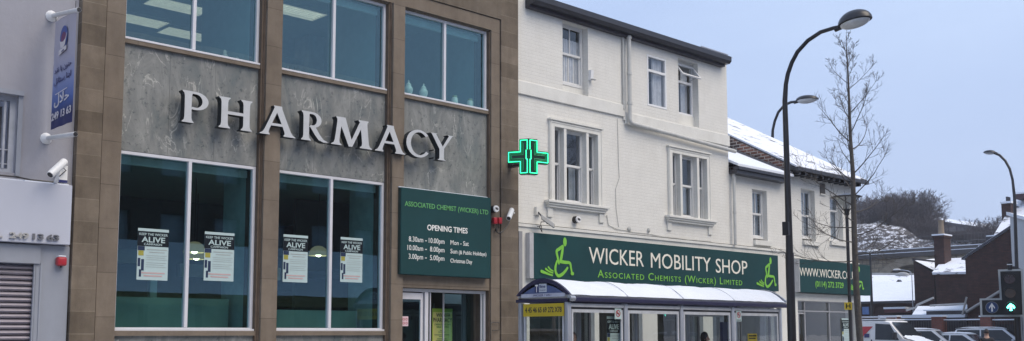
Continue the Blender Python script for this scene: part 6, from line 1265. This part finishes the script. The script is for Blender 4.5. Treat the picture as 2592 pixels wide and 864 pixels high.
# ================================================================== VEHICLES (local: +x forward, y left)
CARG = M('car_glass', (.018, .024, .032), .12, var=.2, spec=.4); TYRE = M('tyre', (.02, .02, .02), .85); RIM = M('rim', (.35, .36, .38), .35, .6)
def car_body(name, t, prof_low, prof_up, W, mat, Wt=None):
    """side profiles lofted across the width with tumblehome"""
    Wt = Wt or W*.78
    b = B(); n = len(prof_low); rows = []
    for s in (-1, -.92, .92, 1):
        ins = .04 if abs(s) == 1 else 0; rows.append([b.bm.verts.new((x, s*W/2, z-(ins if z > .5 else -ins))) for x, z in prof_low])
    for i in range(3):
        for k in range(n): b.bm.faces.new((rows[i][k], rows[i][(k+1) % n], rows[i+1][(k+1) % n], rows[i+1][k]))
    b.bm.faces.new(rows[0][::-1]); b.bm.faces.new(rows[-1]); return obj(name, b, mat, t, smooth=40)
def wheel(t, x, y, r=.31, w_=.2):
    b = B(); b.tube([(x, y-w_/2, r), (x, y+w_/2, r)], r, 20); wh = obj('wheel', b, TYRE, t, smooth=40); b = B(); s = 1 if y > 0 else -1; b.tube([(x, y+s*w_/2, r), (x, y+s*(w_/2+.012), r)], r*.62, 14); obj('rim', b, RIM, wh)
def car(lab, loc, ang, col, L=4.1, W=1.7, H=1.42, snow_=True, hatch=False, kind='car'):
    t = thing('parked_car', lab, 'car', (0, 0, 0), 'snowy parked cars'); paint = M('car_paint_'+col[0], col[1], .3, var=.05, spec=.6)
    h = L/2; low = [(-h, .35), (-h+.02, .78), (-h+.15, .92), (-.3*L, .94), (.22*L, .92), (h-.35, .80), (h-.04, .66), (h, .35), (h-.1, .22), (-h+.1, .22)]
    car_body('body', t, low, None, W, paint)
    if hatch: up = [(-h+.12, .93), (-h+.42, H-.06), (-.2*L, H), (.08*L, H-.03), (.25*L, .93)]
    else: up = [(-.38*L, .94), (-.24*L, H-.03), (-.12*L, H), (.06*L, H-.02), (.23*L, .93)]
    b = B(); wt = lambda z: W/2*(1-.20*(z-.93)/(H-.93))
    V = [[b.bm.verts.new((x, s*wt(z)*.97, z)) for x, z in up] for s in (-1, 1)]
    for k in range(len(up)-1): b.bm.faces.new((V[0][k], V[0][k+1], V[1][k+1], V[1][k]))
    b.bm.faces.new(V[0]); b.bm.faces.new(V[1][::-1]); cabin = obj('cabin', b, paint, t)
    # side glass, windscreen
    for s in (-1, 1):
        y = lambda z: s*(wt(z)*.97+.006); zb, zt_ = .97, H-.09
        xb, xf = up[0][0]+.14, up[-1][0]-.16; xtb, xtf = up[1][0]+.06, up[-2][0]-.04; xm = (xtb+xtf)/2+.02
        for a0, a1, c1, c0 in ((xb+.02, xm-.03, xm-.03, xtb), (xm+.03, xf-.05, xtf-.02, xm+.03)): b = B(); b.prism([(a0, y(zb), zb), (a1, y(zb), zb), (c1, y(zt_), zt_), (c0, y(zt_), zt_)], (0, s*.004, 0)); obj('side_window', b, CARG, t)
    for (p, q, nm) in ((up[-1], up[-2], 'windscreen'), (up[0], up[1], 'rear_window')):
        o = .012 if nm == 'windscreen' else -.012; b = B(); f0, f1 = .12, .88
        g = lambda f: (p[0]+(q[0]-p[0])*f+o, p[1]+(q[1]-p[1])*f+.012)
        x0, z0 = g(f0); x1, z1 = g(f1); b.prism([(x0, -wt(z0)*.85, z0), (x0, wt(z0)*.85, z0), (x1, wt(z1)*.85, z1), (x1, -wt(z1)*.85, z1)], (o*.4, 0, .006)); obj(nm, b, CARG, t)
    for s in (-1, 1):
        b = B(); b.ell((h-.13, s*(W/2-.22), .66), (.12, .17, .09), 12, 8); l = obj('headlight', b, M('headlight', (.6, .62, .65), .15), t, smooth=True)
        b = B(); b.box(-h-.01, -h+.1, s*(W/2-.32) if s > 0 else -(W/2-.08), s*(W/2-.08) if s > 0 else -(W/2-.32), .66, .84); obj('tail_light', b, RED, t)
        b = B(); b.ell((.17*L, s*(W/2+.07), 1.0), (.06, .09, .07), 10, 8); obj('wing_mirror', b, paint, t, smooth=True)
        for xw in (-.31*L, .31*L): wheel(t, xw, s*(W/2-.09))
    if snow_:
        b = B(); x0, x1 = up[1][0]-.05, up[-2][0]+.05; m = 8; vs = []
        for i in range(m+1):
            x = x0+(x1-x0)*i/m; e = math.sin(math.pi*i/m)**.4; vs.append([b.bm.verts.new((x, (j/6-.5)*2*W/2*.78, H-.02+.075*e*math.sin(math.pi*(.06+.88*j/6))**.4+random.uniform(-.008, .008))) for j in range(7)])
        for i in range(m):
            for j in range(6): b.bm.faces.new((vs[i][j], vs[i+1][j], vs[i+1][j+1], vs[i][j+1]))
        obj('roof_snow', b, SNOW, t, smooth=80)
        b = B(); vs = []
        for i in range(7):
            x = .245*L+(h-.12-.245*L)*i/6; zz = .935-(.935-.70)*(i/6)**1.6; vs.append([b.bm.verts.new((x, (j/6-.5)*2*W/2*.9, zz+.05*math.sin(math.pi*(.05+.9*j/6))**.4+random.uniform(-.008, .008))) for j in range(7)])
        for i in range(6):
            for j in range(6): b.bm.faces.new((vs[i][j], vs[i+1][j], vs[i+1][j+1], vs[i][j+1]))
        obj('bonnet_snow', b, SNOW, t, smooth=80)
    t.location = loc; t.rotation_euler = (0, 0, ang); return t
def van(loc, ang):
    L, W, H = 4.7, 1.9, 1.93; t = thing('delivery_van', 'white van with red panel and snow on its bonnet, roof bars on top', 'van', (0, 0, 0)); wp = M('van_white', (.80, .80, .80), .35, var=.04, spec=.5); h = L/2
    P = [(-h, .35), (-h, 1.7), (-h+.1, H-.02), (-.5, H), (.75, H-.02), (.95, H-.06), (1.55, 1.15), (2.2, .98), (h-.08, .85), (h, .5), (h-.05, .28), (-h+.05, .28)]
    b = B(); rows = []
    for s, inn in ((-1, 0), (-.86, .0), (.86, 0), (1, 0)):
        rows.append([b.bm.verts.new((x, s*W/2*(1-.10*max(0, z-1)), z-(.05 if abs(s) == 1 and z > 1.2 else 0))) for x, z in P])
    n = len(P)
    for i in range(3):
        for k in range(n): b.bm.faces.new((rows[i][k], rows[i][(k+1) % n], rows[i+1][(k+1) % n], rows[i+1][k]))
    b.bm.faces.new(rows[0][::-1]); b.bm.faces.new(rows[-1]); obj('body', b, wp, t, smooth=30)
    b = B(); x0, z0, x1, z1 = 1.50, 1.20, 1.0, H-.12; b.prism([(x0+.02, -.80, z0+.02), (x0+.02, .80, z0+.02), (x1+.02, .76, z1+.02), (x1+.02, -.76, z1+.02)], (.01, 0, .01)); obj('windscreen', b, CARG, t)
    for s in (-1, 1):
        y = lambda z: s*(W/2*(1-.10*max(0, z-1))+.006)
        b = B(); b.prism([(.35, y(1.15), 1.12), (1.38, y(1.12), 1.10), (1.30, y(1.2), 1.22), (.98, y(1.75), 1.74), (.35, y(1.8), 1.78)], (0, s*.004, 0)); obj('side_window', b, CARG, t)
        b = B(); b.prism([(-1.9, y(1.0), 1.18), (-.25, y(1.0), 1.18), (.25, y(1.6), 1.66), (-1.9, y(1.6), 1.66)], (0, s*.004, 0)); obj('red_panel', b, M('van_red', (.45, .03, .04), .4), t)
        b = B(); b.prism([(.35, y(.5), .55), (.75, y(.5), .5), (1.0, y(.6), .95), (.55, y(.6), 1.0)], (0, s*.003, 0)); obj('red_flash', b, MATS['van_red'], t)
        b = B(); b.prism([(-.12, y(1.), 1.2), (.1, y(1.), 1.2), (.1, y(1.2), 1.36), (-.12, y(1.2), 1.36)], (0, s*.006, 0)); obj('emblem', b, NAVY, t)
        b = B(); b.box(.18, .22, min(y(1), y(1)+s*.03), max(y(1), y(1)+s*.03), 1.0, 1.12); obj('door_handle', b, BLACKM, t)
        b = B(); b.ell((h-.16, s*.72, .88), (.18, .16, .12), 12, 8); obj('headlight', b, M('headlight_lit', (.8, .75, .6), .2, emit=(1, .8, .5), es=.6), t, smooth=True)
        b = B(); b.box(1.2, 1.35, s*1.02 if s > 0 else -1.22, s*1.22 if s > 0 else -1.02, 1.15, 1.42); obj('wing_mirror', b.bevel(.03, 2), BLACKM, t)
        b = B(); b.box(-h-.02, -h+.05, s*.8-.06, s*.8+.06, .8, 1.2); obj('tail_light', b, RED, t)
        for xw in (-1.45, 1.5): wheel(t, xw, s*.85, .34)
    b = B(); b.box(h-.02, h+.015, -.6, .6, .60, .74); obj('grille', b, BLACKM, t)
    b = B(); vs = []
    for i in range(9):
        u = i/8; x = 1.42+(h-.15-1.42)*u; zz = 1.26-(1.26-.96)*u**.8; vs.append([b.bm.verts.new((x, (j/8-.5)*1.7, zz+.05+.05*random.random()*(.6 if 0 < j < 8 else -1))) for j in range(9)])
    for i in range(8):
        for j in range(8): b.bm.faces.new((vs[i][j], vs[i+1][j], vs[i+1][j+1], vs[i][j+1]))
    obj('bonnet_snow', b, SNOW, t, smooth=80)
    b = B(); b.box(-h+.1, .8, -.85, .85, H+.001, H+.035); obj('roof_snow', b.bevel(.015, 2), SNOW, t, smooth=50)
    b = B()
    for s in (-.75, .75): b.tube([(-h+.2, s, H+.14), (.5, s, H+.14)], .02, 6)
    for x in (-2.1, -1.2, -.3, .45): b.tube([(x, -.8, H+.14), (x, .8, H+.14)], .018, 6); b.tube([(x, -.78, H), (x, -.78, H+.14)], .015, 5); b.tube([(x, .78, H), (x, .78, H+.14)], .015, 5)
    obj('roof_bars', b, ALUS, t)
    t.location = loc; t.rotation_euler = (0, 0, ang)
def pc0(px_, z): d = ray(px_, 845); k = z/d.dot(Fw); return Vector((d.x*k, d.y*k, .22))
van(pc0(2222, 43.5), R_(-90))
def pc_(px_, z): d = ray(px_, 845); k = z/d.dot(Fw); return Vector((d.x*k, d.y*k, .2))
car('white car with a snowy windscreen directly right of the van', pc_(2350, 45.5)+Vector((0, 0, .06)), R_(-78), ('white', (.75, .76, .78)), hatch=True, H=1.52)
car('white saloon with snow on its roof right of the middle brick pier', pc_(2440, 45), R_(-88), ('pale_silver', (.70, .72, .75)), H=1.40)
car('snowy car half hidden behind the walking person and the traffic signal', pc_(2525, 46.2)+Vector((0, 0, .08)), R_(-75), ('silver', (.66, .68, .72)), hatch=True, H=1.55)
# car seen mirrored in the end shop window: parked across the road, out of the picture
car('blue car parked across the road, mirrored in the end shop window', (34.0, -2.0, 0.12), R_(175), ('blue', (.07, .12, .22)), hatch=True, H=1.5)

# ================================================================== PEOPLE
def person(lab, loc, face, H, coat, hair, trous=(.03, .03, .04), long_=False, phone=False):
    k = H/1.75; t = thing('person', lab, 'person', (0, 0, 0))
    def skin(joints, edges, radii, name, mat, sub=2, root=0):
        me = bpy.data.meshes.new(name); me.from_pydata([Vector(j)*k for j in joints], edges, []); o = bpy.data.objects.new(name, me); COL.objects.link(o)
        m = o.modifiers.new('s', 'SKIN'); m.use_smooth_shade = True
        for i, r in enumerate(radii):
            v = me.skin_vertices[0].data[i]; rr = r if isinstance(r, tuple) else (r, r); v.radius = (rr[0]*k, rr[1]*k); v.use_root = (i == root)
        s = o.modifiers.new('u', 'SUBSURF'); s.levels = s.render_levels = sub
        bpy.context.view_layer.update(); me2 = bpy.data.meshes.new_from_object(o.evaluated_get(bpy.context.evaluated_depsgraph_get())); bpy.data.objects.remove(o)
        me2.materials.clear(); me2.materials.append(mat); o = bpy.data.objects.new(name, me2); COL.objects.link(o); o.parent = t
        for p in me2.polygons: p.use_smooth = True
        return o
    SK = M('skin', (.45, .27, .20), .6, var=.06, scale=20)
    J = [(0, 0, .93), (0, 0, 1.12), (0, 0, 1.32), (0, .0, 1.44), (.01, 0, 1.50), (.015, 0, 1.60), (.01, 0, 1.68)]; Rr = [.14, .13, .14, .09, .058, .075, .07]
    E_ = [(i, i+1) for i in range(6)]
    def add(p, r, par): J.append(p); Rr.append(r); E_.append((par, len(J)-1)); return len(J)-1
    for s in (-1, 1):
        sh = add((0, s*.17, 1.40), .065, 3); el = add((-.02, s*.235, 1.12), .045, sh); wr = add((.05, s*.245, .88), .028, el); pm = add((.065, s*.245, .80), .034, wr)
        for q in range(4):
            a = add((.09-q*.02, s*.25, .745), .010, pm); add((.095-q*.02, s*.24, .70-(.01 if q in (1, 2) else 0)), .008, a)
        th = add((.095, s*.225, .79), .011, pm); add((.11, s*.215, .755), .009, th)
        hp = add((0, s*.09, .88), .095, 0); kn = add((.02, s*.10, .49), .060, hp); an = add((-.01, s*.10, .09), .040, kn); add((.12, s*.11, .045), .035, an)
    skin(J, E_, Rr, 'body', SK)
    # clothes as slightly larger shells
    J = [(0, 0, .80 if not long_ else .62), (0, 0, .95), (0, 0, 1.12), (0, 0, 1.32), (0, 0, 1.43), (0, 0, 1.485)]; Rr = [(.17, .16), (.165, .155), .155, .165, .12, .075]; E_ = [(i, i+1) for i in range(5)]
    for s in (-1, 1): a = add((0, s*.175, 1.405), .082, 4); e_ = add((-.02, s*.24, 1.12), .062, a); add((.045, s*.25, .89), .047, e_)
    skin(J, E_, Rr, 'coat', M('coat_'+coat[0], coat[1], .85, var=.15), root=1)
    J = [(0, 0, .93)]; Rr = [.15]; E_ = []
    for s in (-1, 1): a = add((0, s*.09, .86), .108, 0); c = add((.02, s*.10, .49), .078, a); add((-.005, s*.10, .09), .06, c)
    skin(J, E_, Rr, 'trousers', M('trousers_dark', trous, .85), root=0)
    for s in (-1, 1): b = B(); b.ell((.05*k, s*.105*k, .045*k), (.14*k, .05*k, .05*k), 12, 8); obj('shoe', b, BLACKM, t, smooth=True)
    hc = Vector((.015, 0, 1.635))*k; b = B()
    def fn(u, p):
        q = Vector(p)
        if u.z < 0: q.y *= 1-.28*(-u.z); q.x *= 1-.08*(-u.z)
        if u.x > .93 and -.25 < u.z < .15: q.x += .016*k
        return q
    b.ell(hc, (.095*k, .075*k, .118*k), 24, 16, fn); b.ell(hc+Vector((.10, 0, -.02))*k, (.018*k, .012*k, .022*k), 8, 6)
    for s in (-1, 1): b.ell(hc+Vector((-.0, s*.076, -.01))*k, (.02*k, .01*k, .03*k), 8, 6)
    obj('head', b, SK, t, smooth=True)
    b = B()
    for s in (-1, 1): b.ell(hc+Vector((.084, s*.030, .012))*k, (.010*k, .012*k, .007*k), 8, 6)
    obj('eyes', b, INK, t); b = B(); b.ell(hc+Vector((.082, 0, -.062))*k, (.010*k, .022*k, .006*k), 8, 6); obj('mouth', b, M('lips', (.32, .12, .11), .5), t)
    b = B()
    def hf(u, p):
        q = Vector(p)
        if u.x > .35: q *= (.93 if u.z < .55 else 1.0)
        if u.z < -.25 and not long_: q *= .8
        return q*(1+.03*math.sin(u.y*17+u.z*9))
    b.ell(hc+Vector((-.014, 0, .018))*k, (.104*k, .087*k, .122*k*(1.25 if long_ else 1)), 24, 14, hf); obj('hair', b, M('hair_'+hair[0], hair[1], .7, var=.2, scale=30), t, smooth=True)
    t.location = loc; t.rotation_euler = (0, 0, face); return t
d = ray(2497, 845); kk = 34/d.dot(Fw); person('person in a dark jacket in front of the snowy cars beside the signal', (d.x*kk, d.y*kk, .08), R_(25), 1.64, ('black', (.02, .02, .025)), ('brown', (.03, .02, .018)))
q = onY(1783, 850, 12.62); person('dark-haired person standing in the third bay of the bus shelter', (q.x, 12.62, .12), R_(-60), 1.47, ('dark_green', (.03, .05, .05)), ('black', (.012, .01, .012)), long_=True)
q = onY(1449, 845, 12.65); person('brown-haired person in a pale coat in the first bay of the bus shelter', (q.x, 12.65, .12), R_(-120), 1.50, ('pale', (.45, .46, .50)), ('auburn', (.10, .045, .03)))
d = ray(2589, 850); kk = 30/d.dot(Fw); person('person in a dark purple coat at the extreme right edge behind the signal pole', (d.x*kk, d.y*kk, .0), R_(180), 1.56, ('purple', (.06, .025, .05)), ('dark', (.02, .016, .016)))

# ================================================================== ACROSS THE ROAD (seen only mirrored in the windows)
def opposite():
    specs = [(-6, 12, 10.9, 'dark brick terrace block across the road, mirrored in the left pharmacy windows'), (12.1, 30, 11.6, 'taller dark brick terrace across the road, mirrored in the right pharmacy windows'), (30.1, 48, 10.6, 'dark brick terrace farther along the road, mirrored in the shop windows')]
    for i, (a, c, h, lab) in enumerate(specs):
        t = thing('brick_terrace', lab, 'building', ((a+c)/2, -7, .1), 'brick terraces across the road'); y = -7
        b = B(); n = int((c-a)/2.2); st = (c-a)/n; holes = []
        for k in range(n):
            for z in (4.4, 7.6): holes.append((a+k*st+.6, a+k*st+1.7, z, z+1.8))
        # facing +Y: build the same grid at y then it faces both ways
        b.wall(a, c, 0, h, y, -.25, holes); obj('wall', b, BRICKR, t)
        b = B(); b.poly([(a, y-.3, 0), (c, y-.3, 0), (c, y-.3, h), (a, y-.3, h)]); obj('window', b, M('dark_window', (.26, .29, .34), .1, spec=.7), t)
        b = B(); b.prism([(a, y+.3, h), (a, y-4, h+2.6), (a, y-8.3, h)], (c-a, 0, 0)); obj('roof', b, SNOW, t)
        b = B()
        for k in range(n): b.box(a+k*st+.15, a+(k+1)*st-.15, y-.2, y+.02, .5, 2.7)
        obj('shop_window', b, M('opposite_shop', (.16, .15, .10), .3, var=.5, scale=1.3), t)
    t = thing('added_snow_canopy', 'unseen snow-covered canopy added across the road for the pale band mirrored in pharmacy windows', 'canopy', (20, -4, .1))  # unseen canopy, shaped to give the windows a pale reflected band
    b = B(); b.prism([(4, -3.2, 3.0), (4, -6.9, 5.1), (4, -6.9, 4.95), (4, -3.2, 2.85)], (36, 0, 0)); obj('roof', b, SNOW, t)
    b = B(); b.box(4, 40, -3.2, -3.1, 2.6, 3.0); obj('fascia', b, M('olive_fascia', (.16, .14, .04), .6), t)
    b = B()
    for x in range(5, 40, 5): b.box(x, x+.1, -3.3, -3.2, .12, 2.85)
    obj('post', b, BLACKM, t)
opposite()

b = B(); b.box(-60, 200, -45, 160, -1.1, 26); hz = obj('haze', b, bpy.data.materials.new('haze_air')); hz['kind'] = 'stuff'
m = bpy.data.materials['haze_air']; m.use_nodes = True; m.node_tree.nodes.clear(); v = N(m.node_tree, 'ShaderNodeVolumePrincipled'); v.inputs['Density'].default_value = .0009; v.inputs['Color'].default_value = (.86, .9, 1, 1); v.inputs['Anisotropy'].default_value = .2
o = N(m.node_tree, 'ShaderNodeOutputMaterial'); m.node_tree.links.new(v.outputs[0], o.inputs['Volume'])
